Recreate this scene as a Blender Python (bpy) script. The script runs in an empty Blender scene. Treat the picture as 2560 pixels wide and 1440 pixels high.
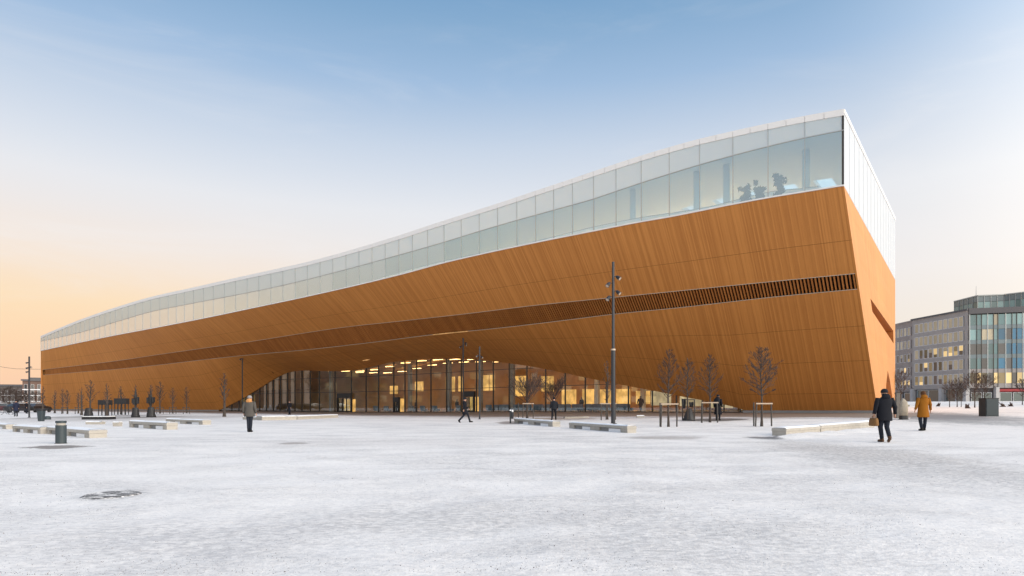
import bpy, bmesh, math, random
import numpy as np
from mathutils import Vector, Matrix, noise
from mathutils.geometry import tessellate_polygon

random.seed(7)
scene = bpy.context.scene
col = scene.collection
R = math.radians

# ------------------------------------------------------------------ camera
F, CX, HOR, EYE = 1500.0, 1280.0, 1010.0, 1.3
cam_d = bpy.data.cameras.new('camera')
cam = bpy.data.objects.new('camera', cam_d)
col.objects.link(cam)
cam.location = (0, 0, EYE)
cam.rotation_euler = (R(90), 0, 0)
cam_d.sensor_width = 36.0
cam_d.lens = F / 2560 * 36
cam_d.shift_y = (HOR - 720) / 2560
cam_d.clip_start = 0.1
cam_d.clip_end = 4000
scene.camera = cam

# ------------------------------------------------------------------ render
scene.view_settings.view_transform = 'Standard'
scene.view_settings.look = 'None'
scene.view_settings.gamma = 1
scene.view_settings.use_curve_mapping = False
scene.view_settings.exposure = 0.0
scene.render.engine = 'CYCLES'
scene.cycles.use_denoising = True
scene.cycles.max_bounces = 8
scene.cycles.transparent_max_bounces = 16
scene.cycles.glossy_bounces = 3
scene.cycles.sample_clamp_indirect = 6

# ------------------------------------------------------------------ sky and sun
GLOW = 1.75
SUN_EL, SUN_AZ = R(18), math.atan2(0.70, -0.46)      # low winter sun, behind the camera to the right
SUN_DIR = Vector((math.sin(SUN_AZ) * math.cos(SUN_EL), math.cos(SUN_AZ) * math.cos(SUN_EL), math.sin(SUN_EL)))
world = bpy.data.worlds.new('World')
scene.world = world
world.use_nodes = True
nt = world.node_tree
for n in list(nt.nodes):
    nt.nodes.remove(n)


class NT:
    """tiny node-graph helper"""
    def __init__(self, tree):
        self.t = tree

    def new(self, typ, **kw):
        n = self.t.nodes.new(typ)
        for k, v in kw.items():
            setattr(n, k, v)
        return n

    def put(self, sock, v):
        if isinstance(v, bpy.types.NodeSocket):
            self.t.links.new(v, sock)
        elif v is not None:
            if sock.type == 'RGBA' and len(v) == 3:
                v = (*v, 1)
            sock.default_value = v

    def math(self, op, a, b=None, c=None, clamp=False):
        n = self.new('ShaderNodeMath', operation=op, use_clamp=clamp)
        for i, v in enumerate((a, b, c)):
            if v is not None:
                self.put(n.inputs[i], v)
        return n.outputs[0]

    def mix(self, f, a, b, blend='MIX'):
        n = self.new('ShaderNodeMix', data_type='RGBA', blend_type=blend)
        self.put(n.inputs[0], f)
        self.put(n.inputs[6], a)
        self.put(n.inputs[7], b)
        return n.outputs[2]

    def ramp(self, f, stops, interp='LINEAR'):
        n = self.new('ShaderNodeValToRGB')
        cr = n.color_ramp
        cr.interpolation = interp
        while len(cr.elements) < len(stops):
            cr.elements.new(0.5)
        for e, (p, c) in zip(cr.elements, stops):
            e.position = p
            e.color = (*c, 1) if len(c) == 3 else c
        self.put(n.inputs[0], f)
        return n.outputs[0]

    def smooth(self, v, a, b, x=0.0, y=1.0):
        n = self.new('ShaderNodeMapRange', interpolation_type='SMOOTHSTEP')
        for i, s in enumerate((v, a, b, x, y)):
            self.put(n.inputs[i], s)
        return n.outputs[0]

    def noise(self, vec, scale, detail=3.0, rough=0.55, dist=0.0):
        n = self.new('ShaderNodeTexNoise')
        if vec is not None:
            self.put(n.inputs['Vector'], vec)
        n.inputs['Scale'].default_value = scale
        n.inputs['Detail'].default_value = detail
        n.inputs['Roughness'].default_value = rough
        n.inputs['Distortion'].default_value = dist
        return n.outputs[0]

    def mapping(self, vec, scale=(1, 1, 1), loc=(0, 0, 0), rot=(0, 0, 0)):
        n = self.new('ShaderNodeMapping')
        self.put(n.inputs['Vector'], vec)
        n.inputs['Scale'].default_value = scale
        n.inputs['Location'].default_value = loc
        n.inputs['Rotation'].default_value = rot
        return n.outputs[0]


g = NT(nt)
out = g.new('ShaderNodeOutputWorld')
bgn = g.new('ShaderNodeBackground')
sky = g.new('ShaderNodeTexSky', sky_type='NISHITA')
sky.sun_disc = False
sky.sun_elevation = SUN_EL
sky.sun_rotation = SUN_AZ
sky.air_density = 1.0
sky.dust_density = 1.2
sky.ozone_density = 1.5
geo = g.new('ShaderNodeNewGeometry')
tc = g.new('ShaderNodeTexCoord')
sep = g.new('ShaderNodeSeparateXYZ')
nt.links.new(tc.outputs['Generated'], sep.inputs[0])
dx, dy, dz = sep.outputs
# thin high winter haze over the Nishita sky: pale towards the horizon, clear blue overhead
up = g.math('MAXIMUM', dz, 0.0)
haze_col = g.ramp(up, [(0.0, (0.93, 0.80, 0.66)), (0.09, (0.97, 0.86, 0.74)), (0.19, (0.95, 0.90, 0.87)),
                       (0.30, (0.86, 0.875, 0.91)), (0.39, (0.63, 0.72, 0.85)), (0.47, (0.38, 0.545, 0.77)), (0.535, (0.26, 0.44, 0.67)),
                       (0.60, (0.165, 0.35, 0.60)), (1.0, (0.10, 0.26, 0.55))])
# dusk band low in the west (the left of the view)
horl = g.math('SQRT', g.math('ADD', g.math('MULTIPLY', dx, dx), g.math('MULTIPLY', dy, dy)))
west = g.math('DIVIDE', g.math('ADD', g.math('MULTIPLY', dx, -0.88), g.math('MULTIPLY', dy, 0.47)), horl)
wf = g.smooth(west, 0.35, 0.98)
lowf = g.smooth(up, 0.36, 0.05)
dusk = g.ramp(up, [(0.0, (1.0, 0.62, 0.44)), (0.06, (1.04, 0.68, 0.43)), (0.14, (1.06, 0.75, 0.42)),
                   (0.24, (1.0, 0.78, 0.60)), (0.36, (0.80, 0.77, 0.80))])
grad = g.mix(g.math('MULTIPLY', wf, lowf), haze_col, dusk)
nish = g.mix(1.0, sky.outputs[0], (0.1, 0.1, 0.1), 'MULTIPLY')
# faint veils of high cloud
cn = g.noise(g.mapping(tc.outputs['Generated'], (1.6, 1.6, 7.0)), 1.6, 5, 0.6, 0.6)
grad = g.mix(g.math('MULTIPLY', g.smooth(cn, 0.46, 0.78), g.smooth(up, 0.80, 0.12, 0.0, 0.42)), grad, (0.95, 0.93, 0.93))
# brighter, whiter sky on the side of the low sun
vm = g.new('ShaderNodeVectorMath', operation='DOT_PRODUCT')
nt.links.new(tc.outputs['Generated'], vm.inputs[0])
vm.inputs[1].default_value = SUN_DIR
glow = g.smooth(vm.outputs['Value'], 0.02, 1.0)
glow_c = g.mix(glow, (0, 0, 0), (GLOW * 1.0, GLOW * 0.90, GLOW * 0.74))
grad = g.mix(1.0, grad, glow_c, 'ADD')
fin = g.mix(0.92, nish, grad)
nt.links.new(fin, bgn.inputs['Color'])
bgn.inputs['Strength'].default_value = 1.0
nt.links.new(bgn.outputs[0], out.inputs['Surface'])

sun_d = bpy.data.lights.new('sun', 'SUN')
sun_d.energy = 2.1
sun_d.angle = R(25)
sun_d.color = (1.0, 0.91, 0.80)
sun = bpy.data.objects.new('sun', sun_d)
col.objects.link(sun)
sun.location = (40, -30, 60)
sun.rotation_euler = (-SUN_DIR).to_track_quat('-Z', 'Y').to_euler()


# ------------------------------------------------------------------ numeric helpers
def pchip(pts):
    pts = sorted(pts)
    x = np.array([p[0] for p in pts], float)
    y = np.array([p[1] for p in pts], float)
    h = np.diff(x)
    d = np.diff(y) / h
    m = np.zeros_like(x)
    m[0], m[-1] = d[0], d[-1]
    for i in range(1, len(x) - 1):
        if d[i - 1] * d[i] > 0:
            w1, w2 = 2 * h[i] + h[i - 1], h[i] + 2 * h[i - 1]
            m[i] = (w1 + w2) / (w1 / d[i - 1] + w2 / d[i])

    def fn(v):
        v = min(max(v, x[0]), x[-1])
        i = min(int(np.searchsorted(x, v, 'right')) - 1, len(x) - 2)
        t = (v - x[i]) / h[i]
        return float((1 + 2 * t) * (1 - t) ** 2 * y[i] + t * (1 - t) ** 2 * h[i] * m[i]
                     + t * t * (3 - 2 * t) * y[i + 1] + t * t * (t - 1) * h[i] * m[i + 1])
    return fn


gtab = pchip([(-4000, -1.3), (18, -1.3), (25, -1.26), (31, -1.17), (36, -1.04), (57, -0.80), (81, -0.38),
              (120, 0.05), (180, 0.62), (300, 1.0), (5000, 1.0)])


def gz(X, Y):
    """height of the square's surface"""
    return gtab(X + 0.5 * Y) + EYE


def at(x, y):
    """the spot on the ground where something standing at photo pixel (x, y) stands"""
    k, s = (x - CX) / F, (HOR - y) / F
    lo, hi = 2.0, 400.0
    for _ in range(50):
        Y = (lo + hi) / 2
        if EYE + s * Y > gz(k * Y, Y):
            lo = Y
        else:
            hi = Y
    return Vector((k * lo, lo, gz(k * lo, lo)))


# ------------------------------------------------------------------ object helpers
def tag(o, label=None, cat=None, group=None, kind=None):
    if label:
        o['label'] = label
    if cat:
        o['category'] = cat
    if group:
        o['group'] = group
    if kind:
        o['kind'] = kind
    return o


def empty(name, loc, rz=0.0):
    o = bpy.data.objects.new(name, None)
    o.empty_display_size = 0.3
    col.objects.link(o)
    o.location = loc
    o.rotation_euler = (0, 0, rz)
    return o


KIDS = {}


def link(name, me, parent=None):
    o = bpy.data.objects.new(name, me)
    col.objects.link(o)
    if parent is not None:
        o.parent = parent
        KIDS.setdefault(parent.name, []).append(o)
    return o


def copy_tree(o, parent=None):
    c = o.copy()
    col.objects.link(c)
    if parent is not None:
        c.parent = parent
        KIDS.setdefault(parent.name, []).append(c)
    for ch in list(KIDS.get(o.name, [])):
        copy_tree(ch, c)
    return c


class MB:
    """collects geometry for one mesh"""
    def __init__(self):
        self.v, self.f, self.uv, self.mi = [], [], {}, {}

    def face(self, pts, uv=None):
        b = len(self.v)
        self.v += [tuple(p) for p in pts]
        if uv:
            self.uv[len(self.f)] = uv
        self.f.append(tuple(range(b, b + len(pts))))

    def box(self, c, s, rz=0.0, rot=None):
        M = rot if rot is not None else Matrix.Rotation(rz, 3, 'Z')
        c = Vector(c)
        b = len(self.v)
        for i in range(8):
            p = Vector(((i & 1) - .5, ((i >> 1) & 1) - .5, ((i >> 2) & 1) - .5))
            self.v.append(tuple(c + M @ Vector((p.x * s[0], p.y * s[1], p.z * s[2]))))
        for q in ((0, 2, 3, 1), (4, 5, 7, 6), (0, 1, 5, 4), (2, 6, 7, 3), (0, 4, 6, 2), (1, 3, 7, 5)):
            self.f.append(tuple(b + k for k in q))

    def hexa(self, p):
        """box from 8 corners: 4 below, 4 above in the same order"""
        b = len(self.v)
        self.v += [tuple(q) for q in p]
        for q in ((3, 2, 1, 0), (4, 5, 6, 7), (0, 1, 5, 4), (1, 2, 6, 5), (2, 3, 7, 6), (3, 0, 4, 7)):
            self.f.append(tuple(b + k for k in q))

    def prism(self, poly, z0, z1):
        n = len(poly)
        b = len(self.v)
        for z in (z0, z1):
            for p in poly:
                self.v.append((p[0], p[1], z))
        self.f.append(tuple(b + i for i in reversed(range(n))))
        self.f.append(tuple(b + n + i for i in range(n)))
        for i in range(n):
            j = (i + 1) % n
            self.f.append((b + i, b + j, b + n + j, b + n + i))

    def tube(self, pts, rad, n=8, cap=True):
        pts = [Vector(p) for p in pts]
        if not hasattr(rad, '__len__'):
            rad = [rad] * len(pts)
        b = len(self.v)
        ref = None
        for i, p in enumerate(pts):
            d = (pts[min(i + 1, len(pts) - 1)] - pts[max(i - 1, 0)])
            d = d.normalized() if d.length > 1e-9 else Vector((0, 0, 1))
            if ref is None:
                ref = Vector((1, 0, 0)) if abs(d.x) < .9 else Vector((0, 1, 0))
            a = d.cross(ref).normalized()
            c = d.cross(a)
            ref = -c if False else ref
            for k in range(n):
                t = 2 * math.pi * k / n
                self.v.append(tuple(p + (a * math.cos(t) + c * math.sin(t)) * rad[i]))
        for i in range(len(pts) - 1):
            for k in range(n):
                j = (k + 1) % n
                self.f.append((b + i * n + k, b + i * n + j, b + (i + 1) * n + j, b + (i + 1) * n + k))
        if cap:
            self.f.append(tuple(b + k for k in reversed(range(n))))
            e = b + (len(pts) - 1) * n
            self.f.append(tuple(e + k for k in range(n)))

    def loft(self, rings, n=14, cap=True, power=2.0):
        """stack of ellipses: (cx, cy, z, rx, ry)"""
        b = len(self.v)
        for cx, cy, z, rx, ry in rings:
            for k in range(n):
                t = 2 * math.pi * k / n
                c, s = math.cos(t), math.sin(t)
                if power != 2.0:
                    q = 2 / power
                    c, s = math.copysign(abs(c) ** q, c), math.copysign(abs(s) ** q, s)
                self.v.append((cx + rx * c, cy + ry * s, z))
        for i in range(len(rings) - 1):
            for k in range(n):
                j = (k + 1) % n
                self.f.append((b + i * n + k, b + i * n + j, b + (i + 1) * n + j, b + (i + 1) * n + k))
        if cap:
            self.f.append(tuple(b + k for k in reversed(range(n))))
            e = b + (len(rings) - 1) * n
            self.f.append(tuple(e + k for k in range(n)))

    def grid(self, rows, uvs=None):
        """rows of points joined into quads"""
        m = len(rows[0])
        b = len(self.v)
        for r in rows:
            self.v += [tuple(p) for p in r]
        for i in range(len(rows) - 1):
            for j in range(m - 1):
                if uvs:
                    self.uv[len(self.f)] = [uvs[i][j], uvs[i][j + 1], uvs[i + 1][j + 1], uvs[i + 1][j]]
                self.f.append((b + i * m + j, b + i * m + j + 1, b + (i + 1) * m + j + 1, b + (i + 1) * m + j))

    def mesh(self, name, mat, off=(0, 0, 0), smooth=False):
        me = bpy.data.meshes.new(name)
        if off[0] or off[1] or off[2]:
            vs = [(p[0] - off[0], p[1] - off[1], p[2] - off[2]) for p in self.v]
        else:
            vs = self.v
        me.from_pydata(vs, [], self.f)
        if self.uv:
            lay = me.uv_layers.new(name='UVMap').data
            for fi, uvs in self.uv.items():
                st = me.polygons[fi].loop_start
                for k, q in enumerate(uvs):
                    lay[st + k].uv = q
        if mat:
            me.materials.append(mat)
        if smooth:
            me.polygons.foreach_set('use_smooth', [True] * len(me.polygons))
        me.update()
        return me

    def build(self, name, mat, parent=None, world=False, smooth=False):
        off = (0, 0, 0)
        if world and parent is not None:
            p, off = parent, Vector((0, 0, 0))
            while p is not None:
                off = off + Vector(p.location)
                p = p.parent
        return link(name, self.mesh(name, mat, off, smooth), parent)


# ------------------------------------------------------------------ materials
def mat(name):
    m = bpy.data.materials.new(name)
    m.use_nodes = True
    t = m.node_tree
    b = t.nodes['Principled BSDF']
    return m, NT(t), b


def plain(name, c, rough=0.6, metal=0.0, var=0.12, scale=4.0, bump=0.0, bscale=40.0, coords='Object', spec=0.5):
    m, k, b = mat(name)
    tcn = k.new('ShaderNodeTexCoord')
    nz = k.noise(tcn.outputs[coords], scale, 4, 0.6)
    f = k.math('ADD', k.math('MULTIPLY', k.math('SUBTRACT', nz, 0.5), var * 2), 1.0)
    cc = k.mix(1.0, c, (1, 1, 1), 'MULTIPLY')
    vm = k.new('ShaderNodeVectorMath', operation='SCALE')
    k.put(vm.inputs[0], cc)
    k.put(vm.inputs['Scale'], f)
    k.put(b.inputs['Base Color'], vm.outputs[0])
    b.inputs['Roughness'].default_value = rough
    b.inputs['Metallic'].default_value = metal
    b.inputs['Specular IOR Level'].default_value = spec
    if bump:
        bn = k.new('ShaderNodeBump')
        bn.inputs['Strength'].default_value = bump
        bn.inputs['Distance'].default_value = 0.01
        k.put(bn.inputs['Height'], k.noise(tcn.outputs[coords], bscale, 4, 0.65))
        k.put(b.inputs['Normal'], bn.outputs[0])
    return m


def wood(name, c1, c2, c3, pitch=0.10):
    """spruce boards: one tint per board, grain along it"""
    m, k, b = mat(name)
    uv = k.new('ShaderNodeUVMap').outputs[0]
    sp = k.new('ShaderNodeSeparateXYZ')
    k.put(sp.inputs[0], uv)
    idx = k.math('FLOOR', k.math('ADD', k.math('DIVIDE', sp.outputs[0], pitch), 0.001))
    wn = k.new('ShaderNodeTexWhiteNoise', noise_dimensions='1D')
    k.put(wn.inputs['W'], idx)
    # boards of one delivery have similar tints: slow drift over the board index
    cv = k.new('ShaderNodeCombineXYZ')
    k.put(cv.inputs[0], k.math('MULTIPLY', idx, 0.35))
    k.put(cv.inputs[1], k.math('MULTIPLY', sp.outputs[1], 0.02))
    drift = k.noise(cv.outputs[0], 1.0, 3, 0.6)
    gr = k.noise(k.mapping(uv, (26, 0.8, 1)), 1.0, 4, 0.6)
    blot = k.noise(k.mapping(uv, (0.10, 0.14, 1)), 1.0, 3, 0.6)
    t = k.math('ADD', k.math('MULTIPLY', wn.outputs[0], 0.28),
               k.math('ADD', k.math('MULTIPLY', drift, 0.14), k.math('MULTIPLY', gr, 0.36)))
    t = k.math('ADD', t, k.math('MULTIPLY', k.math('SUBTRACT', blot, 0.5), 0.35))
    k.put(b.inputs['Base Color'], k.ramp(t, [(0.22, c1), (0.52, c2), (0.86, c3)]))
    b.inputs['Roughness'].default_value = 0.55
    b.inputs['Specular IOR Level'].default_value = 0.35
    bn = k.new('ShaderNodeBump')
    bn.inputs['Strength'].default_value = 0.25
    bn.inputs['Distance'].default_value = 0.004
    k.put(bn.inputs['Height'], gr)
    k.put(b.inputs['Normal'], bn.outputs[0])
    return m


def two_sided_ior(k, ior):
    """a thin pane mirrors the same from either side"""
    gn = k.new('ShaderNodeNewGeometry')
    return k.math('ADD', ior, k.math('MULTIPLY', gn.outputs['Backfacing'], 1 / ior - ior))


def glass(name, tint, refl=1.0, ior=1.5, base=0.03, rough=0.0, gcol=(0.95, 0.98, 0.98)):
    """architectural pane: tinted see-through plus mirror reflection by Fresnel"""
    m = bpy.data.materials.new(name)
    m.use_nodes = True
    t = m.node_tree
    for n in list(t.nodes):
        t.nodes.remove(n)
    k = NT(t)
    o = k.new('ShaderNodeOutputMaterial')
    tr = k.new('ShaderNodeBsdfTransparent')
    k.put(tr.inputs[0], tint)
    gl = k.new('ShaderNodeBsdfGlossy')
    gl.inputs['Roughness'].default_value = rough
    k.put(gl.inputs[0], gcol)
    fr = k.new('ShaderNodeFresnel')
    k.put(fr.inputs['IOR'], two_sided_ior(k, ior))
    fac = k.math('ADD', k.math('MULTIPLY', fr.outputs[0], refl), base, clamp=True)
    mx = k.new('ShaderNodeMixShader')
    k.put(mx.inputs[0], fac)
    t.links.new(tr.outputs[0], mx.inputs[1])
    t.links.new(gl.outputs[0], mx.inputs[2])
    t.links.new(mx.outputs[0], o.inputs[0])
    return m


def frosted(name, c, trans=0.35, gloss=0.06, fk=1.0, see=0.0, tint=(1, 1, 1), gcol=(0.78, 0.82, 0.84), rough=0.08):
    """white fritted glass: scatters, lets some light through, slight mirror"""
    m = bpy.data.materials.new(name)
    m.use_nodes = True
    t = m.node_tree
    for n in list(t.nodes):
        t.nodes.remove(n)
    k = NT(t)
    o = k.new('ShaderNodeOutputMaterial')
    di = k.new('ShaderNodeBsdfDiffuse')
    k.put(di.inputs[0], c)
    tl = k.new('ShaderNodeBsdfTranslucent')
    k.put(tl.inputs[0], c)
    gl = k.new('ShaderNodeBsdfGlossy')
    gl.inputs['Roughness'].default_value = rough
    k.put(gl.inputs[0], gcol)
    fr = k.new('ShaderNodeFresnel')
    k.put(fr.inputs['IOR'], two_sided_ior(k, 1.5))
    m1 = k.new('ShaderNodeMixShader')
    m1.inputs[0].default_value = trans
    t.links.new(di.outputs[0], m1.inputs[1])
    t.links.new(tl.outputs[0], m1.inputs[2])
    if see:
        tr = k.new('ShaderNodeBsdfTransparent')
        k.put(tr.inputs[0], tint)
        m0 = k.new('ShaderNodeMixShader')
        m0.inputs[0].default_value = see
        t.links.new(m1.outputs[0], m0.inputs[1])
        t.links.new(tr.outputs[0], m0.inputs[2])
        m1 = m0
    m2 = k.new('ShaderNodeMixShader')
    k.put(m2.inputs[0], k.math('ADD', k.math('MULTIPLY', fr.outputs[0], fk), gloss, clamp=True))
    t.links.new(m1.outputs[0], m2.inputs[1])
    t.links.new(gl.outputs[0], m2.inputs[2])
    t.links.new(m2.outputs[0], o.inputs[0])
    return m


def lamp_mat(name, c, s):
    m = bpy.data.materials.new(name)
    m.use_nodes = True
    t = m.node_tree
    for n in list(t.nodes):
        t.nodes.remove(n)
    k = NT(t)
    o = k.new('ShaderNodeOutputMaterial')
    e = k.new('ShaderNodeEmission')
    k.put(e.inputs[0], c)
    # uneven lamp field
    nz = k.noise(k.mapping(k.new('ShaderNodeTexCoord').outputs['Object'], (1, 1, 0.6)), 0.9, 3, 0.6)
    k.put(e.inputs[1], k.math('MULTIPLY', k.smooth(nz, 0.28, 0.72, 0.55, 1.3), s))
    t.links.new(e.outputs[0], o.inputs[0])
    return m


M = {}
M['wood'] = wood('spruce_boards', (0.45, 0.176, 0.040), (0.59, 0.250, 0.062), (0.72, 0.345, 0.105))
M['slat'] = wood('spruce_slats', (0.34, 0.125, 0.030), (0.45, 0.175, 0.044), (0.54, 0.225, 0.065), 0.26)
M['dark_void'] = plain('dark_cavity', (0.03, 0.017, 0.010), 0.9)
M['trim'] = plain('pale_metal_trim', (0.50, 0.40, 0.31), 0.4, 0.2)
M['white_trim'] = plain('white_edge_trim', (0.78, 0.77, 0.76), 0.45, var=0.05)
M['mullion'] = plain('grey_mullion', (0.40, 0.42, 0.42), 0.4, 0.3)
M['dark_mullion'] = plain('dark_mullion', (0.045, 0.042, 0.038), 0.4, 0.2)
M['clear'] = glass('clear_glass', (0.84, 0.90, 0.88), 0.95, 1.5, 0.10)
M['green'] = glass('green_tinted_glass', (0.62, 0.86, 0.94), 1.0, 1.5, 0.36, 0.0, (0.82, 0.96, 1.0))
M['frost'] = frosted('frosted_glass', (0.72, 0.83, 0.86), 0.45, 0.26)
M['frit'] = frosted('dotted_frit_glass', (0.74, 0.76, 0.74), 0.4, 0.46)
M['white_glass'] = frosted('white_fritted_glass', (0.60, 0.63, 0.67), 0.15, 0.02, 0.5)
M['milky'] = frosted('milky_roof_glass', (0.92, 0.93, 0.93), 0.85, 0.0, 0.3)
M['white'] = plain('white_paint', (0.80, 0.79, 0.77), 0.6, var=0.05)
M['roof'] = plain('roof_membrane', (0.6, 0.6, 0.6), 0.8)
M['plinth'] = plain('grey_concrete', (0.25, 0.25, 0.25), 0.8, var=0.2, scale=2, bump=0.3)
M['warm_wall'] = plain('warm_oak_panelling', (0.56, 0.315, 0.125), 0.6, var=0.45, scale=0.35)
M['floor_in'] = plain('polished_floor', (0.40, 0.33, 0.25), 0.25)
M['lamp_warm'] = lamp_mat('warm_lamp', (1.0, 0.58, 0.22), 9.0)
M['glow_soft'] = lamp_mat('warm_glow_panel', (1.0, 0.52, 0.14), 1.1)
M['fill_cream'] = lamp_mat('cream_fill', (1.0, 0.74, 0.42), 0.62)
M['lamp_canopy'] = lamp_mat('warm_canopy_lamp', (1.0, 0.56, 0.22), 0.62)
M['fill_up'] = lamp_mat('warm_fill', (1.0, 0.52, 0.20), 280.0)  # emission of the added, unseen fill on the upper floor
M['lamp_cool'] = lamp_mat('white_lamp', (1.0, 0.86, 0.66), 4.0)
M['pole'] = plain('dark_grey_steel', (0.035, 0.038, 0.045), 0.4, 0.3)
M['black'] = plain('black_steel', (0.016, 0.016, 0.018), 0.45)
M['charcoal'] = plain('charcoal_panel', (0.030, 0.045, 0.052), 0.5)
M['concrete'] = plain('pale_concrete', (0.40, 0.37, 0.325), 0.85, var=0.22, scale=5, bump=0.35)
M['snowcap'] = plain('settled_snow', (0.86, 0.87, 0.89), 0.85, var=0.03, scale=6, bump=0.3, bscale=14)
M['bark'] = plain('grey_bark', (0.060, 0.046, 0.038), 0.9, var=0.3, scale=12, bump=0.4)
M['twig'] = plain('brown_twigs', (0.075, 0.050, 0.040), 0.9, var=0.3, scale=6)
M['stake'] = plain('weathered_stake', (0.07, 0.06, 0.052), 0.8, var=0.3, scale=8, bump=0.3)
M['rope'] = plain('pale_tie_bar', (0.42, 0.33, 0.25), 0.8)
M['bag'] = plain('black_watering_bag', (0.020, 0.020, 0.022), 0.55, var=0.3, scale=9, bump=0.4, bscale=20)
M['skin'] = plain('skin', (0.50, 0.28, 0.19), 0.55, var=0.06)
M['leaf_in'] = plain('indoor_leaves', (0.030, 0.058, 0.040), 0.5, var=0.3, scale=5)


# snow on the square: thin, trodden, grit showing through; bare spots have their own outlines
def snow_material(spots):
    m, k, b = mat('trodden_snow')
    tcn = k.new('ShaderNodeTexCoord')
    P = tcn.outputs['Object']
    big = k.noise(P, 0.055, 4, 0.6, 0.4)
    mid = k.noise(k.mapping(P, (0.55, 1.0, 1), rot=(0, 0, R(12))), 0.75, 5, 0.62, 0.5)
    fine = k.noise(P, 9.0, 5, 0.7)
    grit = k.noise(P, 34.0, 3, 0.75)
    thin = k.math('ADD', k.math('MULTIPLY', k.math('SUBTRACT', big, 0.5), 1.5), k.math('MULTIPLY', k.math('SUBTRACT', mid, 0.5), 1.1))
    thin = k.smooth(thin, -0.22, 0.45)                         # where the cover is thinnest
    worn = k.math('MULTIPLY', thin, k.smooth(fine, 0.40, 0.66))
    snow = k.mix(k.smooth(mid, 0.30, 0.75), (0.93, 0.885, 0.845), (0.87, 0.825, 0.785))
    snow = k.mix(k.math('MULTIPLY', worn, 0.75), snow, (0.47, 0.445, 0.44))
    fine2 = k.noise(k.mapping(P, (0.55, 1.0, 1), rot=(0, 0, R(-8))), 15.0, 5, 0.72)
    mott = k.smooth(fine2, 0.44, 0.64)
    snow = k.mix(k.math('MULTIPLY', mott, k.math('ADD', k.math('MULTIPLY', thin, 0.52), 0.26)), snow, (0.50, 0.485, 0.485))
    fine3 = k.smooth(k.noise(P, 42.0, 4, 0.75), 0.47, 0.62)
    snow = k.mix(k.math('MULTIPLY', fine3, k.math('ADD', k.math('MULTIPLY', thin, 0.46), 0.20)), snow, (0.42, 0.405, 0.40))
    spx = k.new('ShaderNodeSeparateXYZ')
    k.put(spx.inputs[0], P)
    for (c0, c1, amp, wl, half, st) in ((13.6, 0.10, 0.9, 0.11, 0.10, 0.42), (15.1, 0.10, 0.9, 0.11, 0.10, 0.42), (9.4, -0.16, 0.5, 0.16, 0.13, 0.30),
                                        (22.0, 0.05, 1.4, 0.07, 0.16, 0.40), (23.7, 0.05, 1.4, 0.07, 0.16, 0.40), (7.2, 0.12, 0.4, 0.3, 0.16, 0.25)):
        cy = k.math('ADD', k.math('ADD', k.math('MULTIPLY', spx.outputs[0], c1), c0), k.math('MULTIPLY', k.math('SINE', k.math('MULTIPLY', spx.outputs[0], wl)), amp))
        dd = k.math('ABSOLUTE', k.math('SUBTRACT', spx.outputs[1], k.math('ADD', cy, k.math('MULTIPLY', k.math('SUBTRACT', mid, .5), .35))))
        tf = k.math('MULTIPLY', k.smooth(dd, half * 2, half * .4), k.smooth(fine2, 0.40, 0.60))
        tf = k.math('MULTIPLY', tf, k.smooth(big, 0.42, 0.58))
        snow = k.mix(k.math('MULTIPLY', tf, st), snow, (0.42, 0.39, 0.37))
    speck = k.math('MULTIPLY', k.smooth(grit, 0.55, 0.68), k.math('ADD', k.math('MULTIPLY', thin, 0.85), 0.15))
    vor = k.new('ShaderNodeTexVoronoi')
    k.put(vor.inputs['Vector'], P)
    vor.inputs['Scale'].default_value = 13.0
    dots = k.math('MULTIPLY', k.smooth(vor.outputs['Distance'], 0.17, 0.08), k.smooth(fine, 0.45, 0.62))
    snow = k.mix(k.math('MULTIPLY', speck, 0.80), snow, (0.24, 0.22, 0.21))
    snow = k.mix(k.math('MULTIPLY', dots, k.math('ADD', k.math('MULTIPLY', thin, 0.6), 0.05)), snow, (0.22, 0.21, 0.205))
    sp = k.new('ShaderNodeSeparateXYZ')
    k.put(sp.inputs[0], P)
    wob = k.math('ADD', k.math('MULTIPLY', k.math('SUBTRACT', k.noise(P, 1.3, 5, 0.65), 0.5), 1.3),
                 k.math('MULTIPLY', k.math('SUBTRACT', fine, 0.5), 1.0))
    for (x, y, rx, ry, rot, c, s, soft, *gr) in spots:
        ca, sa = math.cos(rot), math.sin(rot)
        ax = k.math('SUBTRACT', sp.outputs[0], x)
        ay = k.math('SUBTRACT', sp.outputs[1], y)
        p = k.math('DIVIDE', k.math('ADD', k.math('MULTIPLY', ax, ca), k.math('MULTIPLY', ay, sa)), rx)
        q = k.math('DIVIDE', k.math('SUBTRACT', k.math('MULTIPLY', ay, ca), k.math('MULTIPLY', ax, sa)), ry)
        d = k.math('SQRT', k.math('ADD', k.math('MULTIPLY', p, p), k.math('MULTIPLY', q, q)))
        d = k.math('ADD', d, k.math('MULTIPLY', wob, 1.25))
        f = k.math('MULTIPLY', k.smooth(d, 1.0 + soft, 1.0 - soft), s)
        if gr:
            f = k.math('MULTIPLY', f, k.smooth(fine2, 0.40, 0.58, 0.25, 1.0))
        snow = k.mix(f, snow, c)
    k.put(b.inputs['Base Color'], snow)
    b.inputs['Roughness'].default_value = 0.8
    b.inputs['Specular IOR Level'].default_value = 0.25
    bn = k.new('ShaderNodeBump')
    bn.inputs['Strength'].default_value = 0.55
    bn.inputs['Distance'].default_value = 0.03
    hh = k.math('ADD', k.math('MULTIPLY', mid, 0.8), k.math('ADD', k.math('MULTIPLY', fine, 0.8), k.math('MULTIPLY', grit, 0.35)))
    k.put(bn.inputs['Height'], hh)
    k.put(b.inputs['Normal'], bn.outputs[0])
    return m


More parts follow.
